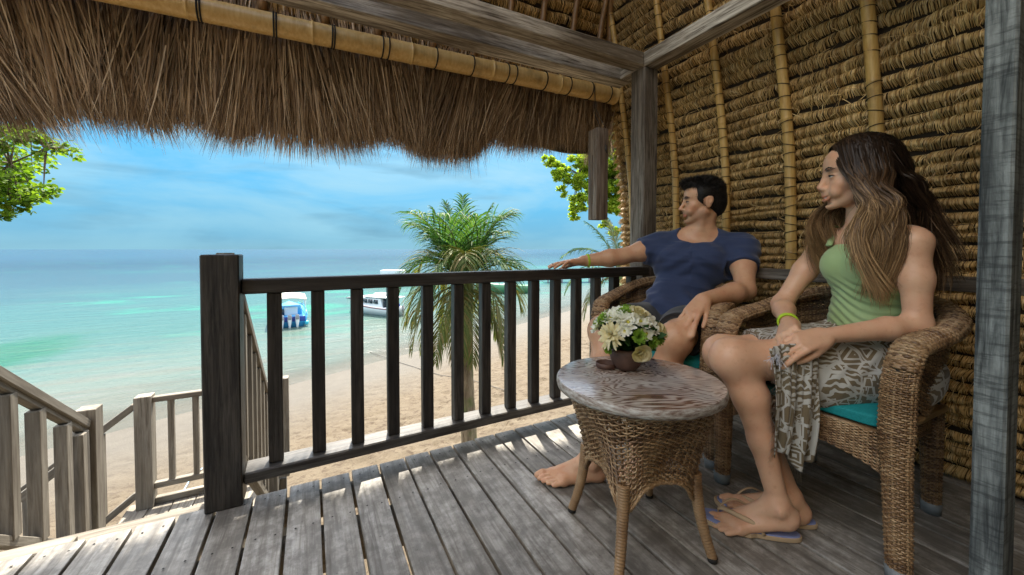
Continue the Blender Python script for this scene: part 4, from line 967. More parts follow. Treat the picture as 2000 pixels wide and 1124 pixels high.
# ---------------------------------------------------------------- flower pot
fp = empty('flower_pot', 'brown clay pot filled with white and green chrysanthemums on the wicker table', 'flower pot', None, (1.135, 1.190, TOPZ+0.001))
m_clay, t = new_mat('brown_clay'); tc = t.n('ShaderNodeTexCoord').outputs['Object']; n = t.noise(tc, 18.0, 5, 0.6)
finish(t, t.ramp(n, [(0.3,(0.070,0.034,0.024)),(0.7,(0.125,0.066,0.048))]), 0.6, n, 0.15, 0.003)
g = Geo(); g.lathe([(0.001,0.0),(0.032,0.0),(0.040,0.003),(0.056,0.022),(0.0655,0.050),(0.067,0.068),(0.064,0.088),(0.059,0.086),(0.060,0.060),(0.001,0.058)], 40); g.obj('pot', m_clay, fp, True)
M_PET_W = leaf_mat('white_petal', [(0.70,0.70,0.62), (0.80,0.80,0.74)], 0.2, 0.6)
M_PET_C = leaf_mat('cream_petal', [(0.66,0.58,0.32), (0.76,0.70,0.48)], 0.2, 0.6)
M_PET_G = leaf_mat('lime_petal', [(0.20,0.36,0.04), (0.32,0.48,0.08)], 0.25, 0.6)
M_YEL = plain('yellow_flower_centre', (0.45,0.42,0.06), 0.8); M_LEAF_D = leaf_mat('dark_green_bouquet_leaf', [(0.015,0.05,0.012), (0.04,0.10,0.025)], 0.15)
def flower(kind, pos, nrm, size, mat, r):
    nrm = np.array(nrm, float); nrm /= np.linalg.norm(nrm); a = np.cross(nrm, (0.3,0.2,1)); a /= np.linalg.norm(a); b_ = np.cross(nrm, a); pos = np.array(pos)
    layers = {'daisy': [(16,1.0,0.12,0.16),(12,0.72,0.35,0.15)], 'mum': [(26,1.0,0.05,0.085),(24,0.86,0.30,0.085),(20,0.70,0.60,0.085),(16,0.5,0.95,0.085),(10,0.3,1.3,0.08)], 'button': [(22,1.0,0.15,0.15),(20,0.9,0.55,0.15),(16,0.75,0.95,0.15),(12,0.5,1.3,0.14),(6,0.25,1.5,0.13)], 'rose': [(6,1.0,0.35,0.55),(6,0.85,0.75,0.5),(5,0.65,1.1,0.45),(4,0.45,1.3,0.4)]}[kind]
    P = []; W = []; S = []
    for (n, L, el, wd) in layers:
        for k in range(n):
            an = 2*np.pi*k/n + r.uniform(-.2,.2) + L*3; d = np.cos(an)*a + np.sin(an)*b_; e_ = el + r.uniform(-.1,.1)
            d1 = d*np.cos(e_) + nrm*np.sin(e_); ll = size*L*r.uniform(0.85,1.08); curl = 0.22 if kind != 'mum' else -0.12
            p0 = pos + d1*size*0.05; p1 = p0 + d1*ll*0.5 - nrm*0*ll; p2 = p0 + d1*ll*0.85 + nrm*curl*ll*0.35; p3 = p0 + d1*ll + nrm*curl*ll*0.7
            P.append([p0,p1,p2,p3]); w_ = size*wd; W.append([w_*0.5, w_, w_, w_*0.35]); s = np.cross(d, nrm); S.append([s]*4)
    V, F = ribbons(np.array(P), np.array(W), np.array(S)); g = Geo(); g.add(V, F); o = g.obj({'daisy':'white_daisy','mum':'cream_chrysanthemum','button':'green_button_flower','rose':'cream_rose'}[kind], mat, fp)
    if kind in ('daisy',):
        g = Geo(); g.lathe([(size*0.02,size*0.16),(size*0.16,size*0.12),(size*0.20,size*0.03),(size*0.15,0)], 10)
        c = g.obj('flower_centre', M_YEL, o, True); c.matrix_basis = Matrix.Translation(Vector(pos)) @ Vector(nrm).to_track_quat('Z','Y').to_matrix().to_4x4()
r = np.random.default_rng(61)
dome_c = np.array([0.0, 0.0, 0.145]); DR = np.array([0.122, 0.122, 0.098])
cam_l = np.array([-0.66,-0.72,0.2])   # towards the camera from the pot
def dome_pt(az, el, k=1.0):
    # az: 0 = towards the camera, + = image right
    th = math.atan2(-0.74,-0.67) + R(az); d = np.array([math.cos(th)*math.cos(R(el)), math.sin(th)*math.cos(R(el)), math.sin(R(el))])
    return dome_c + d*DR*k, d
FL = [('mum',-32,8,0.062,M_PET_C),('button',20,8,0.032,M_PET_G),('button',48,-6,0.030,M_PET_G),('button',72,-4,0.032,M_PET_G),('button',-62,38,0.034,M_PET_G),('rose',25,-28,0.044,M_PET_C),('rose',80,10,0.042,M_PET_C),
      ('daisy',2,40,0.044,M_PET_W),('daisy',-20,52,0.042,M_PET_W),('daisy',-45,48,0.044,M_PET_W),('daisy',-78,18,0.045,M_PET_W),('daisy',32,42,0.045,M_PET_W),('daisy',52,26,0.042,M_PET_W),('daisy',60,48,0.042,M_PET_W),('daisy',18,62,0.04,M_PET_W),('button',-10,66,0.034,M_PET_G),('daisy',90,40,0.04,M_PET_W),('daisy',-100,40,0.044,M_PET_W),
      ('button',-95,22,0.028,M_PET_G),('rose',45,62,0.04,M_PET_C),('daisy',-60,70,0.042,M_PET_W),('daisy',100,70,0.042,M_PET_W),('daisy',150,40,0.042,M_PET_W),('daisy',-150,40,0.042,M_PET_W),('button',180,60,0.034,M_PET_G),('mum',130,15,0.05,M_PET_C),('daisy',-130,12,0.042,M_PET_W),('button',95,-8,0.03,M_PET_G),('daisy',36,14,0.034,M_PET_W),('daisy',-5,20,0.03,M_PET_W),('button',-40,-30,0.022,M_PET_G),('daisy',170,5,0.04,M_PET_W)]
for (kd, az, el, sz, mt) in FL:
    p, d = dome_pt(az, el, 1.0 if kd != 'mum' else 0.95); flower(kd, p, d+np.array([0,0,0.15]), sz*0.92, mt, r)
(V, F), _ = leafcloud([(0,0,0.155,0.085),(0,0,0.145,0.09),(0.03,-0.03,0.15,0.08)], 620, 0.055, r, 1, 0.75, -0.3, False)
link('bouquet_leaves', raw_mesh('bouquet_leaves', V, F), M_LEAF_D, fp)['kind'] = 'stuff'
ar = empty('ashtray', 'small dark round dish half hidden behind the flower pot on the table', 'dish', None, (1.075, 1.245, TOPZ+0.001))
g = Geo(); g.lathe([(0.001,0),(0.034,0),(0.040,0.004),(0.041,0.022),(0.037,0.022),(0.035,0.008),(0.001,0.006)], 32); g.obj('dish', m_clay, ar, True)

# ---------------------------------------------------------------- wicker armchairs
def armchair(label, loc, rz, seed):
    """faces local -x; seat centre at the origin; built at layout scale"""
    e = empty('wicker_armchair', label, 'armchair', 'wicker armchairs on the deck', loc, rz)
    HW, XF, XB = 0.305, -0.30, 0.27; ZS, ZA, ZBK = 0.50, 0.775, 0.90
    # plan curve of the rim: from the far arm front round the back to the near arm front
    def rim(u):
        """u in 0..1 -> x,y,z of the rim centre"""
        pts = np.array([(-0.31,0.305,0.70),(-0.27,0.31,0.765),(-0.16,0.318,0.785),(0.0,0.325,0.80),(0.16,0.30,0.835),(0.28,0.20,0.875),(0.325,0.0,0.895),(0.28,-0.20,0.875),(0.16,-0.30,0.835),(0.0,-0.325,0.80),(-0.16,-0.318,0.785),(-0.27,-0.31,0.765),(-0.31,-0.305,0.70)])
        s = np.linspace(0, 1, len(pts)); uu = np.clip(u, 0, 1)
        # smooth interpolation (Catmull-Rom)
        k = uu*(len(pts)-1); i = np.clip(np.floor(k).astype(int), 0, len(pts)-2); f = k-i
        p0 = pts[np.clip(i-1,0,None)]; p1 = pts[i]; p2 = pts[i+1]; p3 = pts[np.clip(i+2,None,len(pts)-1)]; f = f[...,None]
        return 0.5*((2*p1)+(-p0+p2)*f+(2*p0-5*p1+4*p2-p3)*f*f+(-p0+3*p1-3*p2+p3)*f**3)
    # back/side shell under the rim; v 0 = seat level, 1 = rim
    def shell(u, v):
        ur = 0.17 + 0.66*u
        top = rim(ur); a = np.abs(u-0.5)*2
        lowz = 0.47 + 0.16*np.clip((a-0.72)/0.28, 0, 1)**1.5
        sx = 0.80 + 0.20*v; x = top[...,0]*sx + (1-v)*(-0.01); y = top[...,1]*(0.84+0.16*v**0.8)
        z = lowz*(1-v) + (top[...,2]-0.006)*v
        return np.stack([x, y, z], -1)
    g = weave(shell, 78, 46, r=0.0036, sub=2, seed=seed, amp=0.0045); g.obj('woven_back', M_WICK_D, e)['kind'] = 'stuff'
    # rolled rim / arms: wrapped tube woven lengthwise, flattened on top
    def roll(u, v):
        # v goes round the roll, u along it; runs down the front to the leg
        ang = v*2*np.pi; c = rim(u); c2 = rim(np.clip(u+0.004,0,1)); c1 = rim(np.clip(u-0.004,0,1)); T = c2-c1; T /= np.linalg.norm(T, axis=-1, keepdims=True)
        up = np.array([0,0,1.0]); S = np.cross(T, up); S /= np.linalg.norm(S, axis=-1, keepdims=True); U = np.cross(S, T)
        w_ = 0.044 - 0.009*np.exp(-((u-0.5)/0.22)**2); h_ = 0.028
        return c + S*(np.cos(ang)*w_)[...,None] + U*(np.sin(ang)*h_)[...,None]
    g = weave(lambda u, v: roll(v, u), 16, 150, closed=True, r=0.0068, sub=2, seed=seed+1, amp=0.0035, pair=1)
    g.obj('arm_roll', M_WICK, e)['kind'] = 'stuff'
    g = Geo(); us = np.linspace(0.002, 0.998, 90); c = rim(us); g.tube(c, 0.024, 8, flat=0.9); g.obj('rim_core', M_CORD, e)
    # front of each arm curving down into the leg
    for sy, nm in ((1,'f'),(-1,'n')):
        def front(u, v, sy=sy):
            # u round, v 0 foot .. 1 arm top
            ctr_z = np.interp(v, [0,0.78,0.92,1.0], [0.045,0.60,0.70,0.760]); ctr_x = np.interp(v, [0,0.6,0.85,0.95,1.0], [-0.315,-0.325,-0.325,-0.305,-0.265])
            ctr_y = sy*np.interp(v, [0,0.6,1.0], [0.312,0.300,0.305])
            rx = np.interp(v, [0,0.5,0.6,0.9,1.0], [0.029,0.034,0.034,0.030,0.028]); ry = np.interp(v, [0,0.5,0.62,0.9,1.0], [0.032,0.038,0.046,0.044,0.044])
            a = u*2*np.pi
            return np.stack([ctr_x + rx*np.cos(a), ctr_y + ry*np.sin(a), ctr_z + 0.02*np.cos(a)*np.clip((v-0.85)/0.15,0,1)], -1)
        g = weave(front, 18, 92, closed=True, r=0.0036, sub=2, seed=seed+3, amp=0.0030); o = g.obj('front_leg', M_WICK, e)
        g = Geo(); V = []; vs = np.linspace(0,1,24)
        cz = [front(np.array(0.25), np.array(v_))*0.5+front(np.array(0.75), np.array(v_))*0.5 for v_ in vs]; g.tube(cz, 0.027, 8); g.obj('leg_core', M_CORD, o, True)
        g = Geo(); g.tube([(-0.315, sy*0.312, 0.048), (-0.315, sy*0.312, 0.0015)], [0.037, 0.034], 16); g.obj('foot_cap', M_CAP, o, True)
        def back(u, v, sy=sy):
            a = u*2*np.pi; cx = np.interp(v, [0,1], [0.262, 0.215]); cy = sy*np.interp(v, [0,1], [0.225, 0.232]); rr = np.interp(v, [0,1],[0.028,0.036])
            return np.stack([cx + rr*np.cos(a), cy + rr*np.sin(a), 0.045 + v*0.43], -1)
        g = weave(back, 16, 60, closed=True, r=0.0036, sub=2, seed=seed+5, amp=0.0028); o = g.obj('back_leg', M_WICK_D, e)
        g = Geo(); g.tube([(0.262, sy*0.225, 0.045), (0.215, sy*0.232, 0.475)], 0.025, 8); g.obj('leg_core', M_CORD, o, True)
        g = Geo(); g.tube([(0.262, sy*0.225, 0.048), (0.264, sy*0.225, 0.0015)], [0.034, 0.031], 16); g.obj('foot_cap', M_CAP, o, True)
    # seat frame aprons (woven panels) with arched lower edge
    def apron(p0, p1, n, nv, nm, mt=M_WICK_D):
        p0 = np.array(p0); p1 = np.array(p1)
        def f(u, v):
            xy = p0*(1-u[...,None]) + p1*u[...,None]
            zb = 0.335 + 0.05*np.sin(np.pi*np.clip(u,0,1))**0.6; z = zb*(1-v) + 0.475*v
            return np.stack([xy[...,0], xy[...,1], z], -1)
        g = weave(f, n, nv, r=0.0036, sub=2, seed=seed+9, amp=0.0036); g.obj(nm, mt, e)['kind'] = 'stuff'
    apron((-0.30,-0.285), (0.225,-0.235), 40, 22, 'side_apron'); apron((-0.30,0.285), (0.225,0.235), 40, 22, 'side_apron')
    apron((-0.325,-0.26), (-0.325,0.26), 40, 22, 'front_apron', M_WICK); apron((0.225,-0.235), (0.225,0.235), 36, 22, 'back_apron')
    g = Geo(); g.box((-0.312,-0.275,0.452), (0.225,0.275,0.474)); g.obj('seat_board', M_WICK_D, e)
    # cushion
    bm = bmesh.new(); bmesh.ops.create_cube(bm, size=1)
    for v in bm.verts: v.co = Vector((v.co.x*0.54-0.045, v.co.y*(0.53 if v.co.x < 0 else 0.46), v.co.z*0.056+0.5035))
    bmesh.ops.subdivide_edges(bm, edges=bm.edges[:], cuts=6, use_grid_fill=True)
    for v in bm.verts:
        q = (1-min(1,abs((v.co.x+0.045)/0.27))**4)*(1-min(1,abs(v.co.y)/0.27)**4)
        if v.co.z > 0.51: v.co.z += 0.012*q
        e_ = max(abs((v.co.x+0.045)/0.27), abs(v.co.y)/0.265)
        if e_ > 0.95: v.co.z = 0.5035 + (v.co.z-0.5035)*0.7
    me = bpy.data.meshes.new('cushion'); bm.to_mesh(me); bm.free()
    for p in me.polygons: p.use_smooth = True
    o = link('cushion', me, M_CUSH, e); md = o.modifiers.new('s','SUBSURF'); md.levels = 1; md.render_levels = 1
    return e
armchair('wicker armchair under the long-haired woman in green, nearer to the right edge', (2.03, 0.85, 0), 0.0, 71)
armchair('wicker armchair under the dark-haired man in the corner by the railing', (1.93, 1.68, 0), math.atan2(0.43, 0.90), 81)
# ================================================================ PEOPLE: bodies grown from smoothly joined tapered limbs
class SDF:
    def __init__(s, lo, hi, h):
        s.h = h; s.lo = np.array(lo, float); s.n = np.ceil((np.array(hi)-s.lo)/h).astype(int)+1
        s.ax = [s.lo[i] + h*np.arange(s.n[i]) for i in range(3)]
        s.D = np.full(s.n, 0.15, np.float32)
    def blk(s, lo, hi):
        a = np.clip(np.floor((np.array(lo)-s.lo)/s.h).astype(int), 0, s.n); b = np.clip(np.ceil((np.array(hi)-s.lo)/s.h).astype(int)+1, 0, s.n)
        if np.any(b <= a): return None
        sl = tuple(slice(a[i], b[i]) for i in range(3))
        X, Y, Z = np.meshgrid(s.ax[0][sl[0]], s.ax[1][sl[1]], s.ax[2][sl[2]], indexing='ij')
        return sl, X.astype(np.float32), Y.astype(np.float32), Z.astype(np.float32)
    @staticmethod
    def smin(a, b, k):
        if k <= 0: return np.minimum(a, b)
        h = np.maximum(k - np.abs(a-b), 0)/k
        return np.minimum(a, b) - h*h*k*0.25
    def put(s, f, lo, hi, k, sub=False):
        m = max(2.2*k, 0.012); q = s.blk(np.array(lo)-m, np.array(hi)+m)
        if q is None: return
        sl, X, Y, Z = q; d = f(X, Y, Z)
        s.D[sl] = -s.smin(-s.D[sl], d, k) if sub else s.smin(s.D[sl], d, k)
    def cone(s, a, b, ra, rb, k=0.01, sub=False):
        a = np.array(a, float); b = np.array(b, float); r = max(ra, rb)
        def f(X, Y, Z):
            d = b-a; L2 = d@d + 1e-12
            t = np.clip(((X-a[0])*d[0]+(Y-a[1])*d[1]+(Z-a[2])*d[2])/L2, 0, 1)
            return np.sqrt((X-a[0]-t*d[0])**2+(Y-a[1]-t*d[1])**2+(Z-a[2]-t*d[2])**2) - (ra+(rb-ra)*t)
        s.put(f, np.minimum(a,b)-r, np.maximum(a,b)+r, k, sub)
    def chain(s, pts, rs, k=0.01, kk=None):
        for i in range(len(pts)-1): s.cone(pts[i], pts[i+1], rs[i], rs[i+1], kk if (kk is not None and i) else k)
    def ell(s, c, r, ax=None, k=0.01, sub=False):
        c = np.array(c, float); r = np.array(r, float); A = np.eye(3) if ax is None else np.array(ax, float); R_ = r.max()
        def f(X, Y, Z):
            x, y, z = X-c[0], Y-c[1], Z-c[2]
            u = [(x*A[i][0]+y*A[i][1]+z*A[i][2])/r[i] for i in range(3)]
            k0 = np.sqrt(u[0]**2+u[1]**2+u[2]**2); k1 = np.sqrt((u[0]/r[0])**2+(u[1]/r[1])**2+(u[2]/r[2])**2)+1e-6
            return k0*(k0-1)/k1
        s.put(f, c-R_, c+R_, k, sub)
    def cut(s, p, n, k=0.002):
        """keep the side the normal points away from"""
        p = np.array(p, float); n = np.array(n, float); n /= np.linalg.norm(n)
        X, Y, Z = np.meshgrid(*[a.astype(np.float32) for a in s.ax], indexing='ij', sparse=True)
        d = (X-p[0])*n[0]+(Y-p[1])*n[1]+(Z-p[2])*n[2]
        s.D = -s.smin(-s.D, -d, k)
    def mesh(s, name, smooth=1, disp=None, iso=0.0):
        D = s.D - iso; nx, ny, nz = D.shape; S = D < 0
        c = np.zeros((nx-1,ny-1,nz-1), np.uint8)
        for i in (0,1):
            for j in (0,1):
                for k in (0,1): c += S[i:nx-1+i, j:ny-1+j, k:nz-1+k]
        act = (c > 0) & (c < 8); idx = np.full(act.shape, -1, np.int64); ii = np.argwhere(act); idx[act] = np.arange(len(ii))
        P = np.zeros((len(ii),3)); cnt = np.zeros(len(ii)); off = np.array([(i,j,k) for i in (0,1) for j in (0,1) for k in (0,1)])
        val = [D[ii[:,0]+o[0], ii[:,1]+o[1], ii[:,2]+o[2]] for o in off]
        for a in range(8):
            for b in range(a+1, 8):
                if np.abs(off[a]-off[b]).sum() != 1: continue
                m = (val[a] < 0) != (val[b] < 0); t = np.where(m, val[a]/(val[a]-val[b]+1e-20), 0)
                P += np.where(m[:,None], off[a]+t[:,None]*(off[b]-off[a]), 0); cnt += m
        P = (P/cnt[:,None] + ii)*s.h + s.lo
        Fs = []
        for ax in range(3):
            sl0 = [slice(None)]*3; sl1 = [slice(None)]*3; sl0[ax] = slice(0, D.shape[ax]-1); sl1[ax] = slice(1, None)
            ch = S[tuple(sl0)] != S[tuple(sl1)]; e = np.argwhere(ch); o1, o2 = [(1,2),(2,0),(0,1)][ax]
            ok = (e[:,o1] > 0) & (e[:,o2] > 0) & (e[:,o1] < D.shape[o1]-1) & (e[:,o2] < D.shape[o2]-1); e = e[ok]
            q = []
            for (d1, d2) in ((1,1),(0,1),(0,0),(1,0)):
                f = e.copy(); f[:,o1] -= d1; f[:,o2] -= d2; q.append(idx[f[:,0], f[:,1], f[:,2]])
            q = np.stack(q, -1); ins = S[e[:,0], e[:,1], e[:,2]]; q = np.where(ins[:,None], q, q[:,::-1]); Fs.append(q)
        F = np.concatenate(Fs); F = F[(F >= 0).all(1)]
        # light Laplacian smoothing
        for _ in range(smooth):
            A = np.zeros_like(P); n_ = np.zeros(len(P))
            for k in range(4):
                a, b = F[:,k], F[:,(k+1)%4]
                for d in range(3): A[:,d] += np.bincount(a, P[b,d], len(P)) + np.bincount(b, P[a,d], len(P))
                n_ += np.bincount(a, minlength=len(P)) + np.bincount(b, minlength=len(P))
            P = P*0.45 + 0.55*A/np.maximum(n_,1)[:,None]
        N = vnormals(P, F)
        if disp is not None: P = P + N*disp(P, N)[:,None]
        s.P, s.F, s.N = P, F, N
        return raw_mesh(name, P, F, True)
def vnormals(P, F):
    n = np.cross(P[F[:,2]]-P[F[:,0]], P[F[:,3]]-P[F[:,1]]); N = np.zeros_like(P)
    for k in range(4):
        for d in range(3): N[:,d] += np.bincount(F[:,k], n[:,d], len(P))
    return N/(np.linalg.norm(N, axis=1)[:,None]+1e-12)
def setcol(me, name, C_):
    a = me.color_attributes.new(name, 'FLOAT_COLOR', 'POINT'); C4 = np.ones((len(C_),4), np.float32); C4[:,:3] = C_; a.data.foreach_set('color', C4.ravel())
def v3(*a): return np.array(a, float)
def nrm(v): v = np.array(v, float); return v/np.linalg.norm(v)
def frame(f, u=(0,0,1)):
    f = nrm(f); l = nrm(np.cross(u, f)); return f, l, np.cross(f, l)
G_ = 1.3   # human metres -> layout units

def skin_mat(name, base, red):
    m, t = new_mat(name); at = t.n('ShaderNodeAttribute'); at.attribute_name = 'tint'
    tc = t.n('ShaderNodeTexCoord').outputs['Object']; n = t.noise(tc, 14.0, 4, 0.6); n2 = t.noise(tc, 160.0, 3, 0.6)
    n3 = t.noise(tc, 45.0, 4, 0.7); c = t.mix(t.ramp(n, [(0.35,0.0),(0.7,0.6)]), base, red); c = t.mix(t.ramp(n3, [(0.55,0.0),(0.75,0.30)]), c, (red[0]*0.6, red[1]*0.5, red[2]*0.5)); c = t.mix(1.0, c, at.outputs['Color'], 'MULTIPLY')
    b = finish(t, c, 0.42, n2, 0.12, 0.0015, Subsurface_Weight=0.18, Subsurface_Scale=0.012, Specular_IOR_Level=0.42)
    t.set(b.inputs['Subsurface Radius'], (1.0, 0.35, 0.2)); return m
M_SKIN_F = skin_mat('tanned_skin', (0.68,0.42,0.27), (0.62,0.31,0.19)); M_SKIN_M = skin_mat('olive_skin', (0.62,0.37,0.225), (0.56,0.26,0.15))
M_EYE = plain('eye_white', (0.65,0.62,0.58), 0.25); M_IRIS = plain('dark_iris', (0.03,0.02,0.015), 0.15); M_TEETH = plain('teeth', (0.75,0.72,0.65), 0.3)

def head(S, H, f, u, s=1.0, male=False):
    """adds a head to S; H = point between the ears; returns frame helper"""
    f, l, u = frame(f, u); A = [f, l, u]; q = G_*s
    def p(a, b, c): return H + (f*a + l*b + u*c)*q
    def E(c, r, k, sub=False): S.ell(p(*c), np.array(r)*q, A, k*q, sub)
    E((-0.012,0,0.035), (0.096,0.074,0.084), 0.01)
    E((-0.045,0,0.005), (0.052,0.060,0.060), 0.02)
    E((0.040,0,0.045), (0.046,0.058,0.052), 0.02)
    E((0.036,0,-0.020), (0.049,0.055,0.062), 0.018)
    E((0.036,0,-0.068 if male else -0.064), (0.044,0.043,0.036) if male else (0.042,0.039,0.034), 0.015)
    jw = 0.052 if male else 0.041
    for sg in (-1,1):
        S.cone(p(0.004,sg*jw,-0.052), p(0.060,sg*0.014,-0.093 if male else -0.087), 0.019*q, 0.015*q if male else 0.013*q, 0.016*q)
        E((0.058,sg*0.038,-0.022 if male else -0.025), (0.020 if male else 0.0225,0.018,0.015), 0.018)
        E((0.072,sg*0.022,-0.048), (0.016,0.014,0.016), 0.016)
    E((0.0750 if not male else 0.078,0,-0.098 if male else -0.092), (0.015,0.016,0.0145) if male else (0.013,0.014,0.013), 0.016)
    for sg in (-1,1):
        E((0.077,sg*0.022,0.020 if not male else 0.018), (0.009 if not male else 0.014,0.022,0.0085), 0.012)
        E((0.0945 if not male else 0.0935,sg*0.033,0.002), (0.0120,0.0155,0.0100), 0.014, True)
        E((0.0725,sg*0.031,0.000), (0.0125,0.0135,0.0120), 0.003)
    S.cone(p(0.082,0,0.014), p(0.1010 if not male else 0.110,0,-0.030 if male else -0.027), 0.0080*q, 0.0080*q, 0.014*q)
    E((0.1000 if not male else 0.107,0,-0.033 if male else -0.030), (0.0095,0.0090,0.0080), 0.008)
    for sg in (-1,1): E((0.092,sg*0.0110,-0.037), (0.0115,0.0070,0.0075), 0.008)
    for sg in (-1,1): E((0.101,sg*0.0065,-0.0445), (0.0040,0.0028,0.0026), 0.002, True)
    E((0.086,0,-0.054), (0.010,0.018,0.012), 0.010)
    w_ = 0.023 if male else 0.0265; o_ = 0.0 if male else 0.0016
    def C3(pts, rs, k, subt=False):
        for i in range(len(pts)-1): S.cone(p(*pts[i]), p(*pts[i+1]), rs[i]*q, rs[i+1]*q, k*q, subt)
    sm = 0.0 if male else 0.0022
    C3([(0.080,-w_,-0.0605+o_+sm),(0.0895,-w_*0.5,-0.0612+o_),(0.0925,0,-0.0625+o_),(0.0895,w_*0.5,-0.0612+o_),(0.080,w_,-0.0605+o_+sm)], [0.0016,0.0036,0.0038,0.0036,0.0016], 0.004)
    C3([(0.080,-w_,-0.0625+sm),(0.0875,-w_*0.5,-0.0712-o_),(0.0900,0,-0.0730-o_),(0.0875,w_*0.5,-0.0712-o_),(0.080,w_,-0.0625+sm)], [0.0016,0.0044,0.0050,0.0044,0.0016], 0.004)
    C3([(0.0835,-w_*0.9,-0.0615+sm),(0.0935,-w_*0.45,-0.0655),(0.0965,0,-0.0670),(0.0935,w_*0.45,-0.0655),(0.0835,w_*0.9,-0.0615+sm)], [0.0012,0.0018+o_,0.0020+o_,0.0018+o_,0.0012] if not male else [0.0010,0.0013,0.0014,0.0013,0.0010], 0.0012, True)
    for sg in (-1,1): E((0.070,sg*0.037,-0.050), (0.014,0.011,0.017), 0.014)
    E((0.080,0,-0.085), (0.006,0.016,0.005), 0.008, True)
    for sg in (-1,1):
        E((-0.008,sg*0.078,-0.008), (0.017,0.0075,0.030), 0.006); E((-0.014,sg*0.082,0.004), (0.019,0.006,0.022), 0.004)
        E((-0.006,sg*0.089,0.002), (0.011,0.0065,0.016), 0.003, True); E((-0.010,sg*0.0865,-0.020), (0.006,0.005,0.006), 0.003, True)
    return p, (f, l, u)
def hand(S, W, d, n, side, curl=(0.5,0.55,0.6,0.65), thumb=(0.5,0.3), spread=0.08, s=1.0, k0=0.012, tcurl=0.3, idx_off=None):
    """W wrist; d finger direction; n palm normal (out of the palm); side +1 when the thumb is on cross(d,n) side"""
    q = G_*s; d = nrm(d); n = nrm(n - d*(np.dot(n, d))); t_ = np.cross(d, n)*side
    def P(a, b, c): return W + (d*a + t_*b + n*c)*q
    kn = [(0.088,0.026),(0.092,0.008),(0.087,-0.010),(0.079,-0.026)]
    for (a, b) in kn: S.cone(P(0.005, b*0.62, 0), P(a, b, -0.002), 0.0145*q, 0.0105*q, 0.010*q)
    S.cone(P(0.01,0,0), P(0.06,0,0.003), 0.016*q, 0.014*q, 0.012*q)
    S.cone(P(0.02,-0.022,0.006), P(0.065,-0.024,0.006), 0.012*q, 0.010*q, 0.01*q)
    S.cone(P(0.012,0.018,0.006), P(0.050,0.030,0.010), 0.015*q, 0.012*q, 0.01*q)
    Ls = [(0.042,0.025,0.020),(0.046,0.029,0.021),(0.042,0.027,0.021),(0.033,0.020,0.019)]; rs = (0.0092,0.0092,0.0087,0.0078)
    for i, ((a, b), L) in enumerate(zip(kn, Ls)):
        ang = 0; p = P(a, b, -0.001); pts = [p]; sp = (1.5-i)*spread; c = curl[i]
        for j, (seg, cf) in enumerate(zip(L, (0.75, 1.15, 0.7))):
            ang += c*cf; dd_ = d*math.cos(ang) + n*math.sin(ang); dd_ = nrm(dd_ + t_*sp*math.cos(ang)); p = p + dd_*seg*q; pts.append(p)
        r0 = rs[i]*q; S.chain(pts, [r0*1.05, r0, r0*0.92, r0*0.76], 0.0035*q, 0.002*q)
    a0, a1 = thumb; base = P(0.020, 0.022, 0.006); d1 = nrm(d*math.cos(a0)+t_*math.sin(a0)+n*a1); p1 = base + d1*0.040*q
    d2 = nrm(d1*math.cos(tcurl) + (d*0.6 - t_*0.5 + n*0.3)*math.sin(tcurl)); p2 = p1 + d2*0.032*q; d3 = nrm(d2 + (d*0.3 - t_*0.4)*math.sin(tcurl)); p3 = p2 + d3*0.026*q
    S.chain([base, p1, p2, p3], [0.0145*q, 0.0115*q, 0.0098*q, 0.0078*q], 0.008*q, 0.002*q)
def foot(S, ankle, heel_dir, toe, s=1.0, side=1, lift=0.0):
    """ankle joint centre; toe: horizontal direction of the toes; sole z = ankle.z - 0.075; side +1: big toe on the left of toe dir"""
    q = G_*s; t_ = nrm(toe); l = np.array([-t_[1], t_[0], 0])*side; up = np.array([0,0,1.0])
    def P(a, b, c):
        k = min(max((0.135-a)/0.165, 0), 1.2)
        return ankle + (t_*a + l*b + up*c)*q - up*lift*(1-k)
    S.cone(P(-0.030,0,-0.045), P(-0.028,0,-0.050), 0.028*q, 0.026*q, 0.02*q)
    S.cone(P(-0.005,0,-0.01), P(-0.030,0,-0.045), 0.034*q, 0.027*q, 0.02*q)
    S.cone(P(0.0,0.0,-0.012), P(0.095,0.014,-0.050), 0.033*q, 0.020*q, 0.02*q)
    S.cone(P(-0.02,-0.010,-0.055), P(0.10,-0.022,-0.060), 0.021*q, 0.016*q, 0.02*q)
    S.cone(P(0.02,0.012,-0.045), P(0.125,0.022,-0.058), 0.022*q, 0.0175*q, 0.02*q)
    S.cone(P(0.10,-0.026,-0.062), P(0.135,0.020,-0.060), 0.0145*q, 0.0165*q, 0.015*q)
    S.ell(P(0.0,0.030,-0.005), np.array([0.014,0.010,0.014])*q, None, 0.012*q); S.ell(P(-0.005,-0.031,-0.012), np.array([0.014,0.009,0.014])*q, None, 0.012*q)
    tb = [(0.140,0.024,0.040,0.0125),(0.143,0.004,0.034,0.0092),(0.137,-0.011,0.030,0.0085),(0.128,-0.024,0.025,0.0080),(0.116,-0.036,0.021,0.0078)]
    for i, (a, b, L, r) in enumerate(tb):
        p0 = P(a-0.012, b, -0.060); p1 = P(a+L*0.55, b*1.06, -0.056-0.002*i); p2 = P(a+L, b*1.08, -0.064)
        S.chain([p0,p1,p2], [r*1.05*q, r*0.98*q, r*0.92*q], 0.004*q, 0.002*q)
def sinfield(P, seed, fs, oct=3): return fnoise(P[:,0], P[:,1], P[:,2], fs, seed, oct)

def strands(roots, normals, guide, n_seg, length, width, r, wave=0.0, wavef=20.0, clump=0.0):
    pass

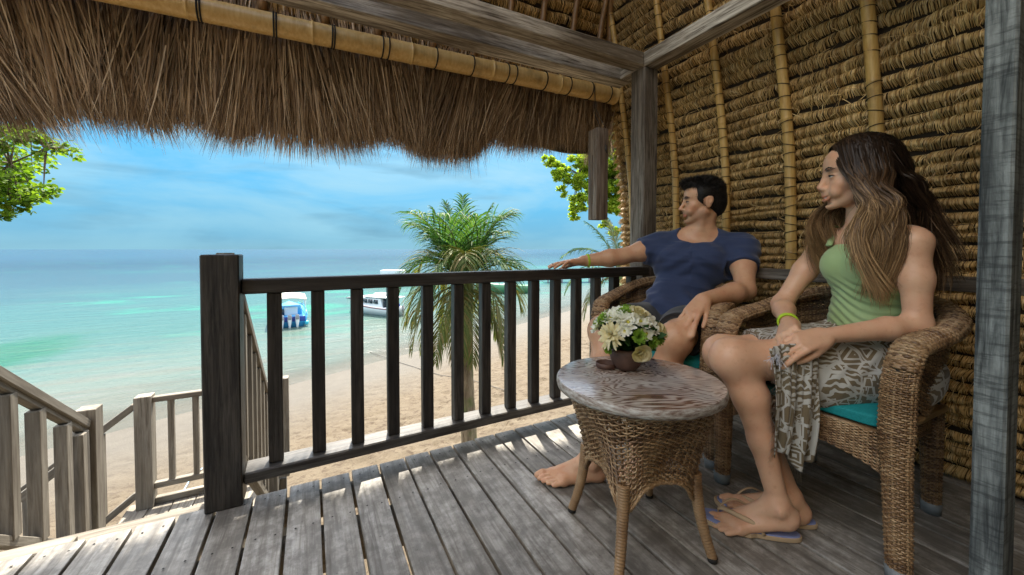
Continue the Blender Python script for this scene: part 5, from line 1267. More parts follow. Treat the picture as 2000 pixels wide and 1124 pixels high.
# ---------------------------------------------------------------- WOMAN
WOM = empty('person', 'long-haired woman in a pale green tank top and patterned sarong sitting in a wicker chair', 'person')
HH = 0.0042
S = SDF((1.15, 0.32, -0.01), (2.50, 1.35, 1.66), HH)
hipC = v3(2.11, 0.79, 0.635)
f_h = nrm(v3(-0.93, 0.36, 0)); l_h = v3(f_h[1], -f_h[0], 0)*-1   # her left = z x f
l_h = np.cross((0,0,1), f_h)
hipL = hipC + l_h*0.115; hipR = hipC - l_h*0.115
kneeL = v3(1.495, 0.975, 0.662); kneeR = v3(1.61, 1.09, 0.64)
ankL = v3(1.560, 0.838, 0.165); ankR = v3(1.69, 0.862, 0.130)
f_t = nrm(v3(-0.94, 0.34, 0)); l_t = np.cross((0,0,1), f_t)
waist = v3(2.10, 0.780, 0.83); chest = v3(2.075, 0.765, 1.03); neckb = v3(2.055, 0.785, 1.185)
shL = v3(1.995, 0.607, 1.125); shR = neckb - l_t*0.185 + v3(0.02,0,-0.055)
elL = v3(1.975, 0.585, 0.820); wrL = v3(1.690, 0.748, 0.778)
elR = v3(1.965, 1.045, 0.84); wrR = v3(1.715, 0.885, 0.795)
HEADF = nrm(v3(-0.68, 0.73, -0.03)); HP = v3(2.030, 0.795, 1.405)
# pelvis and trunk
S.ell(hipC+v3(0.02,0,0.0), (0.135,0.195,0.125), [f_h,l_h,(0,0,1)], 0.02)
S.ell(hipC+v3(0.03,0,0.10), (0.105,0.155,0.12), [f_h,l_h,(0,0,1)], 0.05)
S.ell(waist, (0.090,0.132,0.13), [f_t,l_t,(0,0,1)], 0.05)
S.ell(chest+v3(0,0,-0.01), (0.108,0.158,0.155), [f_t,l_t,(0,0,1)], 0.05)
S.cone(neckb - l_t*0.15+v3(0,0,-0.045), neckb + l_t*0.15+v3(0.01,0,-0.045), 0.055, 0.055, 0.05)
for sg in (-1,1):
    S.ell(chest + f_t*0.072 + l_t*0.066*sg + v3(0,0,0.0), (0.052,0.054,0.056), [f_t,l_t,(0,0,1)], 0.035)
S.cone(neckb+v3(0.01,0,-0.03), HP+(-HEADF*0.02)+v3(0,0,-0.07), 0.060, 0.052, 0.035)
pH, (hf, hl, hu) = head(S, HP, HEADF, (0,0,1), 0.98)
# arms
for (sh, el, wr, sd) in ((shL, elL, wrL, 1), (shR, elR, wrR, -1)):
    S.ell(sh, (0.050,0.050,0.052), None, 0.03)
    S.chain([sh, sh*0.55+el*0.45, el], [0.047, 0.046, 0.038], 0.03, 0.03)
    S.chain([el, el*0.68+wr*0.32, wr], [0.039, 0.042, 0.027], 0.03, 0.02)
# hands clasped in the lap
hand(S, wrL, nrm(v3(-0.90,0.30,-0.22)), nrm(v3(0.05,0.60,-0.75)), 1, curl=(0.45,0.6,0.72,0.85), thumb=(0.35,0.30), s=0.95, tcurl=0.4)
hand(S, wrR, nrm(v3(-0.86,-0.42,-0.16)), nrm(v3(0.25,-0.55,-0.75)), -1, curl=(0.5,0.7,0.85,0.95), thumb=(0.45,0.3), s=0.95, tcurl=0.3)
# legs
for (hp, kn, an) in ((hipL, kneeL, ankL), (hipR, kneeR, ankR)):
    S.chain([hp, hp*0.6+kn*0.4, kn], [0.118, 0.098, 0.070], 0.05, 0.03)
    S.ell(kn + nrm(kn-hp)*0.010, (0.062,0.062,0.066), None, 0.07)
    dd_ = an-kn; back_ = nrm(hp-kn); back_ = nrm(back_ - nrm(dd_)*np.dot(back_, nrm(dd_)))
    S.chain([kn, kn+dd_*0.30+back_*0.022, kn+dd_*0.62+back_*0.010, an], [0.064, 0.063, 0.044, 0.036], 0.03, 0.03)
toeL = nrm(v3(-0.70,0.70,0)); toeR = nrm(v3(-0.68,0.73,0))
foot(S, ankL - v3(0,0,0.018), None, toeL, 0.98, -1, 0.055); foot(S, ankR - v3(0,0,0.018), None, toeR, 0.98, -1)
me = S.mesh('skin', 2); P = S.P
def face_tint(P, p, ax, male=False, lips=(0.92,0.62,0.58), s_=0.98):
    f, l, u = ax; T = np.ones((len(P),3)); q = G_*s_
    L_ = np.stack([(P-p(0,0,0))@f, (P-p(0,0,0))@l, (P-p(0,0,0))@u], -1)/q
    near_ = (np.abs(L_) < 0.16).all(1)
    def blob(c, r): return np.exp(-(((L_-np.array(c))/np.array(r))**2).sum(1))*near_
    def app(w_, c): 
        nonlocal T; T = T*(1-w_[:,None]) + T*np.array(c)*w_[:,None]
    app(np.clip(1.6*blob((0.095,0,-0.067),(0.016,0.023,0.0105)),0,1), lips)
    for sg in (-1,1):
        app(0.45*blob((0.065,sg*0.040,-0.030),(0.025,0.020,0.018)), (1.0,0.72,0.66))
        app(np.clip(1.3*blob((0.086,sg*0.031,0.003),(0.012,0.017,0.0032)),0,0.7), (0.35,0.26,0.24))
        app(np.clip(1.6*blob((0.088,sg*0.030,0.0225 if not male else 0.021),(0.016,0.019,0.0042 if not male else 0.0055)),0,0.92), (0.16,0.12,0.10))
        app(0.3*blob((0.085,sg*0.028,0.012),(0.012,0.014,0.006)), (0.80,0.68,0.64))
    app(0.3*blob((0.11,0,-0.034),(0.014,0.014,0.012)), (1.0,0.75,0.7))
    if male:
        beard = np.clip((-0.040 - L_[:,2])/0.022, 0, 1)*np.clip((L_[:,0]+0.015)/0.03, 0, 1)*near_*np.clip((0.135+L_[:,2])/0.02,0,1)
        must = np.clip(1.6*blob((0.093,0,-0.052),(0.014,0.024,0.006)),0,1)
        up_ch = np.clip((np.abs(L_[:,1])-0.036)/0.02, 0, 1)*np.clip((0.01-L_[:,2])/0.03,0,1)*np.clip((0.045-L_[:,0])/0.02,0,1)*np.clip((L_[:,0]+0.005)/0.01,0,1)*near_
        app(np.clip(beard*0.58+must*0.35+up_ch*0.3, 0, 0.6), (0.50,0.46,0.44))
        app(np.clip(1.3*blob((0.095,0,-0.067),(0.013,0.020,0.008)),0,1), (1.3,0.95,0.95))
    return T
T = face_tint(P, pH, (hf,hl,hu)); setcol(me, 'tint', T); link('skin', me, M_SKIN_F, WOM); WOM_me = me
def eyes(par, p, ax, s=1.0):
    for sg in (-1,1):
        bm = bmesh.new(); bmesh.ops.create_uvsphere(bm, u_segments=16, v_segments=10, radius=0.0112*G_*s); mm = bpy.data.meshes.new('eye'); bm.to_mesh(mm); bm.free()
        o = link('eye', mm, M_EYE, par); c = p(0.0757, sg*0.031, 0.0002); f, l, u = ax; Mx = Matrix((f*0.99, l*1.02, u*0.46)).transposed().to_4x4(); Mx.translation = c; o.matrix_basis = Mx
        g = Geo(); f, l, u = ax; cc = c + (f*0.0098+l*0.0015)*G_
        bm = bmesh.new(); bmesh.ops.create_uvsphere(bm, u_segments=12, v_segments=8, radius=0.0058*G_); mm = bpy.data.meshes.new('iris'); bm.to_mesh(mm); bm.free()
        i = link('iris', mm, M_IRIS, o); i.location = (0.0066*G_, 0.001*G_, 0.001*G_)
def lashes(par, p, ax, mat, full=1.0):
    g = Geo(); f, l, u = ax
    for sg in (-1,1):
        pts = [p(0.0875-0.006*abs(t_)**2*1.6, sg*(0.031+0.0145*t_), 0.0042-0.0035*t_*t_) for t_ in np.linspace(-1,1,9)]
        g.tube(pts, [0.0006*G_,0.0012*G_,0.0016*G_,0.0018*G_,0.0018*G_,0.0018*G_,0.0018*G_,0.0016*G_,0.0010*G_], 5)
    g.obj('eyelashes', mat, par, True)
def brows(par, p, ax, mat, th=1.0, z=0.0225):
    r = np.random.default_rng(8); n = 220; P = []; 
    for sg in (-1,1):
        for k in range(n//2):
            t_ = r.uniform(-1,1); c = np.array([0.0905-0.011*max(0,t_)**2-0.002*t_, sg*(0.030+0.019*t_), z+0.0045*(1-t_*t_)+0.001+r.normal(0,0.0011*th)])
            d = np.array([-0.001, sg*0.006, 0.0025-0.004*max(t_,0)]); P.append([p(*c), p(*(c+d*0.5+[0.0012,0,0])), p(*(c+d))])
    P = np.array(P); f, l, u = ax; V, F = ribbons(P, np.full((len(P),3), 0.0007*G_)*np.array([1,1,0.3]), np.repeat(np.repeat(u[None,None], 3, 1), len(P), 0))
    link('eyebrows', raw_mesh('eyebrows', V, F), mat, par)
# ------- hair material follows the strand: attribute 't' 0 root .. 1 tip
def hair_mat(name, root, mid, tip, rough=0.45):
    m, t = new_mat(name); at = t.n('ShaderNodeAttribute'); at.attribute_name = 'tint'; ri = t.n('ShaderNodeNewGeometry').outputs['Random Per Island']
    f = t.math('ADD', at.outputs['Fac'], t.math('MULTIPLY', t.math('SUBTRACT', ri, 0.5), 0.34))
    c = t.ramp(f, [(0.12, root), (0.45, mid), (0.85, tip)]); v = t.math('ADD', t.math('MULTIPLY', ri, 0.5), 0.75)
    c = t.mix(1.0, c, t.n('ShaderNodeCombineColor', Red=v, Green=v, Blue=v).outputs[0], 'MULTIPLY')
    finish(t, c, rough, Specular_IOR_Level=0.28); return m
M_HAIR_F = hair_mat('brown_to_blond_hair', (0.020,0.011,0.006), (0.115,0.064,0.032), (0.46,0.295,0.145)); M_HAIR_M = hair_mat('black_hair', (0.008,0.007,0.006), (0.016,0.013,0.011), (0.04,0.032,0.028))
M_BROW = plain('dark_brow_hair', (0.03,0.02,0.014), 0.6)
eyes(WOM, pH, (hf,hl,hu)); lashes(WOM, pH, (hf,hl,hu), M_BROW); brows(WOM, pH, (hf,hl,hu), M_BROW, 0.8)
g = Geo(); 
tt = [pH(0.0895-0.0075*abs(t_)**1.6, 0.020*t_, -0.0655+0.0030*t_*t_) for t_ in np.linspace(-1,1,9)]; g.tube(tt, [0.0010*G_]+[0.0028*G_]*7+[0.0010*G_], 6, flat=1.0); g.obj('teeth', M_TEETH, WOM, True)
def hairmesh(par, name, strands_pts, W, tv, mat, ctr=None):
    """strands_pts (n,m,3); random facing"""
    r = np.random.default_rng(99); n, m, _ = strands_pts.shape
    T = np.gradient(strands_pts, axis=1); T /= np.linalg.norm(T, axis=2, keepdims=True)+1e-9
    a = r.normal(size=(n,1,3)); out_ = (strands_pts - ctr) if ctr is not None else None
    if out_ is not None: out_ = out_*np.array([1,1,0.5]); out_ = out_/(np.linalg.norm(out_, axis=2, keepdims=True)+1e-9)
    Sd = np.cross(T, np.repeat(a, m, 1) if out_ is None else out_ + 0.30*np.repeat(a, m, 1)); Sd /= np.linalg.norm(Sd, axis=2, keepdims=True)+1e-9
    V, F = ribbons(strands_pts, W, Sd); me = raw_mesh(name, V, F); c = np.repeat(tv.reshape(-1), 2); setcol(me, 'tint', np.stack([c,c,c], -1)); return link(name, me, mat, par)
# woman's hair: parted near the middle, falls over the near shoulder in front and down the back
r = np.random.default_rng(101); n = 15000
ph_ = r.uniform(0, 2*np.pi, n); 
az = r.uniform(-np.pi, np.pi, n)              # scalp position: az 0 = forehead
el_ = np.arcsin(r.uniform(-0.15, 0.98, n))
front = np.abs(az) < 1.05
el_ = np.where(front, np.maximum(el_, 0.62+0.10*np.cos(az*1.5)), el_)
root = np.stack([np.cos(az)*np.cos(el_), np.sin(az)*np.cos(el_), np.sin(el_)], -1)
rl_ = root*np.array([0.101,0.080,0.090]) + np.array([-0.013,0,0.037])
sidep = np.where(root[:,1] + 0.02 > 0, 1.0, -1.0)     # +1: her left (near side)
m = 15; tk = np.linspace(0, 1, m)
# the strand leaves the scalp, slides down over the skull, then falls to a lock end point
nl_ = 46
lock = r.integers(0, nl_, n)
# lock targets: (local frame f,l,u in metres relative to HP; u negative down)
q_front_near = [(-0.030+0.048*a_, 0.100+0.025*b_, -0.315-0.09*c_) for a_, b_, c_ in r.uniform(-1,1,(18,3))]
q_back = [(-0.135+0.04*a_, 0.03+0.11*b_, -0.34-0.08*c_) for a_, b_, c_ in r.uniform(-1,1,(16,3))]
q_front_far = [(0.055+0.03*a_, -0.055+0.03*b_, -0.25-0.07*c_) for a_, b_, c_ in r.uniform(-1,1,(12,3))]
zone = np.where((sidep > 0) & (az < 1.9) & (az > -0.3), 0, np.where(sidep < 0, np.where(az > -1.7, 2, 1), 1))
zone = np.where(el_ > 1.15, np.where(az > 2.1, 1, zone), zone)
tg = np.zeros((n,3))
for zi, arr in ((0,q_front_near),(1,q_back),(2,q_front_far)):
    arr = np.array(arr); k = zone == zi
    # pick the lock by root azimuth so that strands do not cross
    order = np.argsort(az[k]); li = np.zeros(k.sum(), int); li[order] = (np.arange(k.sum())*len(arr)//max(1,k.sum())); 
    key = np.argsort(arr[:,0] if zi != 1 else arr[:,1]); arr = arr[key[::-1]] if zi == 0 else arr[key]
    tg[k] = arr[li]
# head side shell point (just below the widest part of the skull)
sh_side = np.stack([np.clip(rl_[:,0], -0.105, 0.050)*1.0 + 0.0, np.where(zone==1, np.clip(rl_[:,1]*1.15,-0.085,0.085), np.sign(sidep)*(0.094+r.uniform(0,0.016,n))), np.full(n, -0.045)], -1)
sh_side[:,0] = np.where(zone==1, np.minimum(sh_side[:,0]-0.03, -0.085-r.uniform(0,0.035,n)), sh_side[:,0])
sh_side[:,0] = np.where((zone!=1), np.clip(sh_side[:,0]-0.006, -0.08, 0.040), sh_side[:,0])
rl_ = rl_ - root*0.004; c1_ = rl_ + root*0.009 + np.where(el_[:,None] > 0.9, 0.0, 0.0)
top_side = rl_*0.45 + sh_side*0.55; dn = top_side - np.array([-0.012,0,0.035]); nr = np.linalg.norm(dn/np.array([0.116,0.096,0.104]), axis=1); top_side = np.array([-0.012,0,0.035]) + dn/np.maximum(nr,1e-3)[:,None]*np.maximum(nr, 1.0)[:,None]
shoulder = sh_side*0.5 + tg*0.5 + np.stack([0*ph_, np.where(zone==0, 0.03, np.where(zone==2,-0.015,0.0)), 0*ph_+0.02], -1)
shoulder[:,0] += np.where(zone==0, 0.012, np.where(zone==1, -0.02, 0.01))
jt_ = r.normal(0, 0.008, (n,3))*np.array([1,0.6,1]); length = np.where(zone==0, r.uniform(0.55, 1.10, n), r.uniform(0.72, 1.08, n))
ctrl = np.stack([rl_, c1_, top_side, sh_side, shoulder + jt_*0.7, tg + jt_*1.4], 1)
def catmull(C_, m):
    n, kk, _ = C_.shape; t_ = np.linspace(0, kk-1, m); i = np.clip(np.floor(t_).astype(int), 0, kk-2); f = (t_-i)[None,:,None]
    p0 = C_[:,np.clip(i-1,0,None)]; p1 = C_[:,i]; p2 = C_[:,i+1]; p3 = C_[:,np.clip(i+2,None,kk-1)]
    return 0.5*((2*p1)+(-p0+p2)*f+(2*p0-5*p1+4*p2-p3)*f*f+(-p0+3*p1-3*p2+p3)*f**3)
Cv = catmull(ctrl, 26); m = 26; tk = np.linspace(0,1,m)
tk2 = tk[None]*length[:,None]*1.0
Cv = np.stack([np.stack([np.interp(tk2[i], tk, Cv[i,:,d]) for d in range(3)], -1) for i in range(n)])
wave = 0.019*np.clip((tk2-0.45)/0.35, 0, 1)
lk = tg[:,0]*37 + tg[:,1]*53
Cv[:,:,0] += wave*np.sin(tk2*17 + lk[:,None]); Cv[:,:,1] += wave*0.8*np.cos(tk2*15 + lk[:,None]*1.7)
Cv += r.normal(0, 0.0022, (n,1,3))*np.clip(tk2*3,0.2,1)[...,None]; fly = r.random(n) < 0.04; Cv[fly] += (r.normal(0, 0.016, (fly.sum(),1,3))*(np.clip(tk2[fly]-0.35,0,1)**1.5)[...,None])
Pw = HP + (Cv[...,0:1]*hf + Cv[...,1:2]*hl + Cv[...,2:3]*np.array([0,0,1.0]))*G_
Wd = np.tile(np.interp(tk, [0,0.1,0.7,1],[0.0008,0.0011,0.0009,0.0002]), (n,1))*G_*r.uniform(0.6,1.2,(n,1))
tv = np.clip(tk2*1.15 - 0.50 + np.where(zone[:,None]==0, 0.14, np.where(zone[:,None]==1, -0.15, 0.14)), 0, 1)
tv = np.where((np.abs(az)[:,None] < 0.9) & (tk2 > 0.12) , np.clip(tv+0.08,0,1), tv)
hairmesh(WOM, 'long_hair', Pw, Wd*1.25, tv, M_HAIR_F, HP+v3(0,0,0.03))['kind'] = 'stuff'
# under-mass so no scalp shows
S2 = SDF(HP-0.36, HP+0.26, 0.006)
S2.ell(HP+(hf*-0.016+hu*0.036)*G_, np.array([0.099,0.082,0.091])*G_, [hf,hl,hu], 0.005)
S2.cone(HP+(hf*-0.060+hu*0.0)*G_, HP+(hf*-0.075+hu*-0.12)*G_, 0.060*G_, 0.045*G_, 0.03)
S2.ell(HP+(hf*0.098+hu*0.018)*G_, np.array([0.062,0.066,0.060])*G_, [hf,hl,hu], 0.012, True)
S2.ell(HP+(hf*0.095+hu*-0.035)*G_, np.array([0.095,0.085,0.085])*G_, [hf,hl,hu], 0.012, True)
me = S2.mesh('hair_base', 1); c = np.zeros((len(S2.P),3)); setcol(me, 'tint', c); link('hair_base', me, M_HAIR_F, WOM)

# tank top
def fabric(name, col, col2, rough=0.85, sheen=0.2, scale=200.0):
    m, t = new_mat(name); tc = t.n('ShaderNodeTexCoord').outputs['Object']; n = t.noise(tc, scale, 3); n2 = t.noise(tc, 5.0, 4)
    finish(t, t.mix(t.ramp(n2, [(0.35,0.0),(0.65,1.0)]), col, col2), rough, n, 0.2, 0.0015, Sheen_Weight=sheen); return m
M_TANK = fabric('pale_green_jersey', (0.33,0.46,0.20), (0.40,0.53,0.26)); M_TEE = fabric('navy_jersey', (0.018,0.032,0.085), (0.028,0.046,0.115)); M_SHORT = fabric('dark_grey_shorts_cloth', (0.018,0.020,0.024), (0.032,0.035,0.040))
S3 = SDF((1.82, 0.52, 0.62), (2.36, 1.06, 1.30), 0.004)
e_ = 0.010
S3.ell(hipC+v3(0.03,0,0.10), (0.105+e_,0.155+e_,0.12+e_), [f_h,l_h,(0,0,1)], 0.05)
S3.ell(waist, (0.090+e_,0.132+e_,0.13+e_), [f_t,l_t,(0,0,1)], 0.05)
S3.ell(chest+v3(0,0,-0.01), (0.108+e_,0.158+e_,0.155+e_), [f_t,l_t,(0,0,1)], 0.05)
for sg in (-1,1): S3.ell(chest + f_t*0.072 + l_t*0.066*sg, (0.052+e_,0.054+e_,0.056+e_), [f_t,l_t,(0,0,1)], 0.045)
S3.cut(hipC+v3(0,0,0.075), (0,0,-1)); S3.cut(chest+v3(0,0,0.085)+f_t*0.06, (f_t[0]*-0.45, f_t[1]*-0.45, 1.0), 0.01)
for sg in (-1,1): S3.cone(chest+l_t*0.205*sg+v3(0,0,0.13)-f_t*0.1, chest+l_t*0.205*sg+v3(0,0,0.13)+f_t*0.12, 0.10, 0.10, 0.012, True)
def wr_tank(P, N):
    z = P[:,2]; k = np.clip((1.0-z)/0.08, 0, 1); w_ = np.sin((z*1.0 + 0.20*(P@l_t) + 0.03*np.sin((P@l_t)*18+1.0))*170 + 1.5*np.sin((P@f_t)*9)) 
    return k*0.0034*w_*(0.6+0.4*sinfield(P, 5, 6.0, 2)) + 0.003*sinfield(P, 6, 14.0, 2)
me = S3.mesh('tank_top', 2, wr_tank); link('tank_top', me, M_TANK, WOM)
g = Geo()
for sg in (-1,1):
    a0 = chest + f_t*0.105 + l_t*0.085*sg + v3(0,0,0.085)
    pth = [a0, chest + f_t*0.075+l_t*0.098*sg+v3(0,0,0.128), neckb + l_t*0.120*sg + f_t*0.02+v3(0,0,0.018), neckb + l_t*0.115*sg - f_t*0.05+v3(0,0,-0.005), chest - f_t*0.095 + l_t*0.085*sg+v3(0,0,0.09)]
    g.tube(catmull(np.array(pth)[None], 16)[0], 0.013, 8, flat=0.45)
g.obj('shoulder_straps', M_TANK, WOM, True)

# sarong: wrapped hips and thighs, open over the near knee, with a fringed end hanging between the legs
m, t = new_mat('patterned_sarong'); tc = t.n('ShaderNodeTexCoord').outputs['Object']
vv_ = t.mapping(tc, (1,1,1)); 
def rings_(scale, w0, w1):
    vo = t.n('ShaderNodeTexVoronoi', {'feature':'F1','distance':'CHEBYCHEV'}, Vector=vv_, Scale=scale); s_ = t.math('SINE', t.math('MULTIPLY', vo.outputs['Distance'], 34.0)); return t.ramp(s_, [(w0, 0.0), (w1, 1.0)], 'LINEAR'), vo
r1, vo1 = rings_(12.0, 0.30, 0.42)
ed = t.n('ShaderNodeTexVoronoi', {'feature':'DISTANCE_TO_EDGE'}, Vector=vv_, Scale=12.0); edm = t.ramp(ed.outputs['Distance'], [(0.035, 1.0), (0.055, 0.0)])
wv = t.n('ShaderNodeTexWave', {'wave_type':'BANDS','bands_direction':'DIAGONAL'}, Vector=vv_, Scale=22.0, Distortion=5.0, Detail=1.0, Detail_Scale=1.5).outputs['Fac']; wvm = t.ramp(wv, [(0.60,0.0),(0.68,1.0)])
cellr = t.n('ShaderNodeSeparateColor', Color=vo1.outputs['Color']).outputs[0]
ve = t.n('ShaderNodeTexVoronoi', {'feature':'F1','distance':'CHEBYCHEV'}, Vector=vv_, Scale=24.0); sq = t.ramp(t.math('SINE', t.math('MULTIPLY', ve.outputs['Distance'], 22.0)), [(0.45,0.0),(0.55,1.0)])
pm_ = t.mix(t.ramp(cellr, [(0.36,0.0),(0.38,1.0)], 'CONSTANT'), r1, wvm); pm_ = t.mix(t.ramp(cellr, [(0.66,0.0),(0.68,1.0)], 'CONSTANT'), pm_, sq)
pm_ = t.math('MAXIMUM', pm_, edm); tn = t.noise(tc, 240.0, 2)
finish(t, t.mix(pm_, (0.150,0.112,0.062), (0.46,0.45,0.41)), 0.85, t.math('ADD', pm_, t.math('MULTIPLY', tn, 0.3)), 0.25, 0.002, Sheen_Weight=0.2); M_SAR = m
S4 = SDF((1.50, 0.50, 0.33), (2.42, 1.28, 0.92), 0.005)
e_ = 0.014
S4.ell(hipC+v3(0.02,0,0.0), (0.135+e_,0.195+e_,0.125+e_), [f_h,l_h,(0,0,1)], 0.02)
S4.ell(hipC+v3(0.03,0,0.07), (0.108+e_,0.158+e_,0.11+e_), [f_h,l_h,(0,0,1)], 0.05)
kcut = 0.62
for (hp, kn) in ((hipL,kneeL),(hipR,kneeR)): S4.chain([hp, hp*0.6+kn*0.4, kn], [0.118+e_, 0.102+e_, 0.082+e_], 0.05, 0.03)
mid = lambda a: hipC*(1-a) + (kneeL+kneeR)/2*a
S4.chain([mid(0.0)-v3(0,0,0.0), mid(0.35)+v3(0,0,-0.005), mid(0.62)+v3(0,0,-0.01)], [0.13, 0.105, 0.09], 0.06, 0.05)
S4.cone(mid(0.28)+l_h*0.02, mid(0.60)+l_h*0.03-v3(0,0,0.06), 0.085, 0.06, 0.05)
S4.chain([hipL+v3(0.0,-0.02,-0.04), hipL*0.5+kneeL*0.5+v3(0.0,-0.05,-0.05)], [0.13, 0.115], 0.05)
S4.ell(hipL*0.55+kneeL*0.45+v3(0,-0.045,-0.085), (0.13,0.075,0.085), [f_h,l_h,(0,0,1)], 0.05)
pk = hipL*0.30+kneeL*0.70; S4.cut(pk, nrm(kneeL-hipL)+v3(0,0,-0.15)); S4.cut(v3(0,0,hipC[2]+0.145), (0,0,1))
def wr_sar(P, N):
    a = (P-hipC)@f_h; b = (P-hipC)@l_h
    return 0.006*sinfield(P, 15, 9.0, 3) + 0.005*np.sin((P[:,2]*0.8 + a*0.9 + 0.25*np.sin(b*10))*75)*np.clip(0.35+sinfield(P, 16, 4.0, 2),0,1)
me = S4.mesh('sarong', 2, wr_sar); sar = link('sarong', me, M_SAR, WOM)
# hanging end of the sarong
nu_, nv_ = 34, 60; V = []
ha = mid(0.62) + v3(0.0,-0.105,0.055)
for j in range(nv_+1):
    v_ = j/nv_
    for i in range(nu_+1):
        u_ = i/nu_; A_ = v3(1.490,0.835,0.735); B_ = v3(1.655,0.752,0.735); C_ = v3(1.535,0.835,0.315+0.03*math.sin(u_*7)); D_ = v3(1.650,0.770,0.300+0.03*math.sin(u_*7))
        pt = (A_*(1-u_)+B_*u_)*(1-v_) + (C_*(1-u_)+D_*u_)*v_; fold = math.sin(u_*17+1+v_*2.5)*0.016*(0.25+0.75*v_) + 0.006*math.sin(u_*41+v_*7)
        pt = pt + v3(-0.46,-0.89,0)*(fold + 0.020*math.sin(v_*3.1)) + v3(0,0,0.018*math.sin(u_*3.14)*(1-v_)); x, y, z = pt
        V.append((x, y, z))
F = [(j*(nu_+1)+i, j*(nu_+1)+i+1, (j+1)*(nu_+1)+i+1, (j+1)*(nu_+1)+i) for j in range(nv_) for i in range(nu_)]
o = link('sarong_end', raw_mesh('sarong_end', V, F, True), M_SAR, sar); md = o.modifiers.new('s','SOLIDIFY'); md.thickness = 0.004
V = np.array(V).reshape(nv_+1, nu_+1, 3); r = np.random.default_rng(7); n = 260; ii = r.uniform(0, nu_, n); Pf = []
for k in range(n):
    side_ = r.random() < 0.45
    if side_: j = int(r.uniform(5, nv_)); b_ = V[j, 0]; d = v3(-0.02, 0.006, -0.02)
    else: i = int(ii[k]); b_ = V[nv_, i]; d = v3(0.0,0,-0.05)
    d = d*r.uniform(0.5,1.3)+r.normal(0,0.004,3); Pf.append([b_, b_+d*0.5, b_+d+v3(0,0,-0.004)])
Pf = np.array(Pf); Vv, F = ribbons(Pf, np.full((n,3), 0.0014), np.tile(v3(0.9,0.4,0), (n,3,1)))
M_FR = plain('pale_cloth_fringe', (0.50,0.46,0.38), 0.9); link('fringe', raw_mesh('fringe', Vv, F), M_FR, sar)['kind'] = 'stuff'
# tassel pinched between the fingers
g = Geo(); tp = wrL + nrm(v3(-0.80,0.42,-0.30))*0.185 + v3(-0.01,-0.005,-0.005); r = np.random.default_rng(17)
for k in range(40): d = r.normal(0, 0.012, 3) + v3(-0.040,-0.015,-0.018); g.tube([tp, tp+d*0.5+r.normal(0,0.004,3), tp+d+r.normal(0,0.006,3)], 0.0013, 4, cap=False)
g.obj('tassel', plain('white_thread', (0.62,0.62,0.66), 0.8), WOM)
def band(par, a, b, r_, mat, name, ecc=1.0, th=0.0045):
    ax = nrm(np.array(b)-np.array(a)); s1 = nrm(np.cross(ax, (0.2,0.3,1))); s2 = np.cross(ax, s1); an = np.linspace(0, 2*np.pi, 25); g = Geo()
    for q in (-1,0,1): g.tube([np.array(a)+ax*q*th*1.3 + (s1*math.cos(x)+s2*math.sin(x))*r_ for x in an], th, 5, cap=False)
    g.obj(name, mat, par, True)
M_LIME = plain('lime_wristband', (0.42,0.62,0.03), 0.6)
band(WOM, wrR+nrm(elR-wrR)*0.03, elR, 0.034, M_LIME, 'wristband')

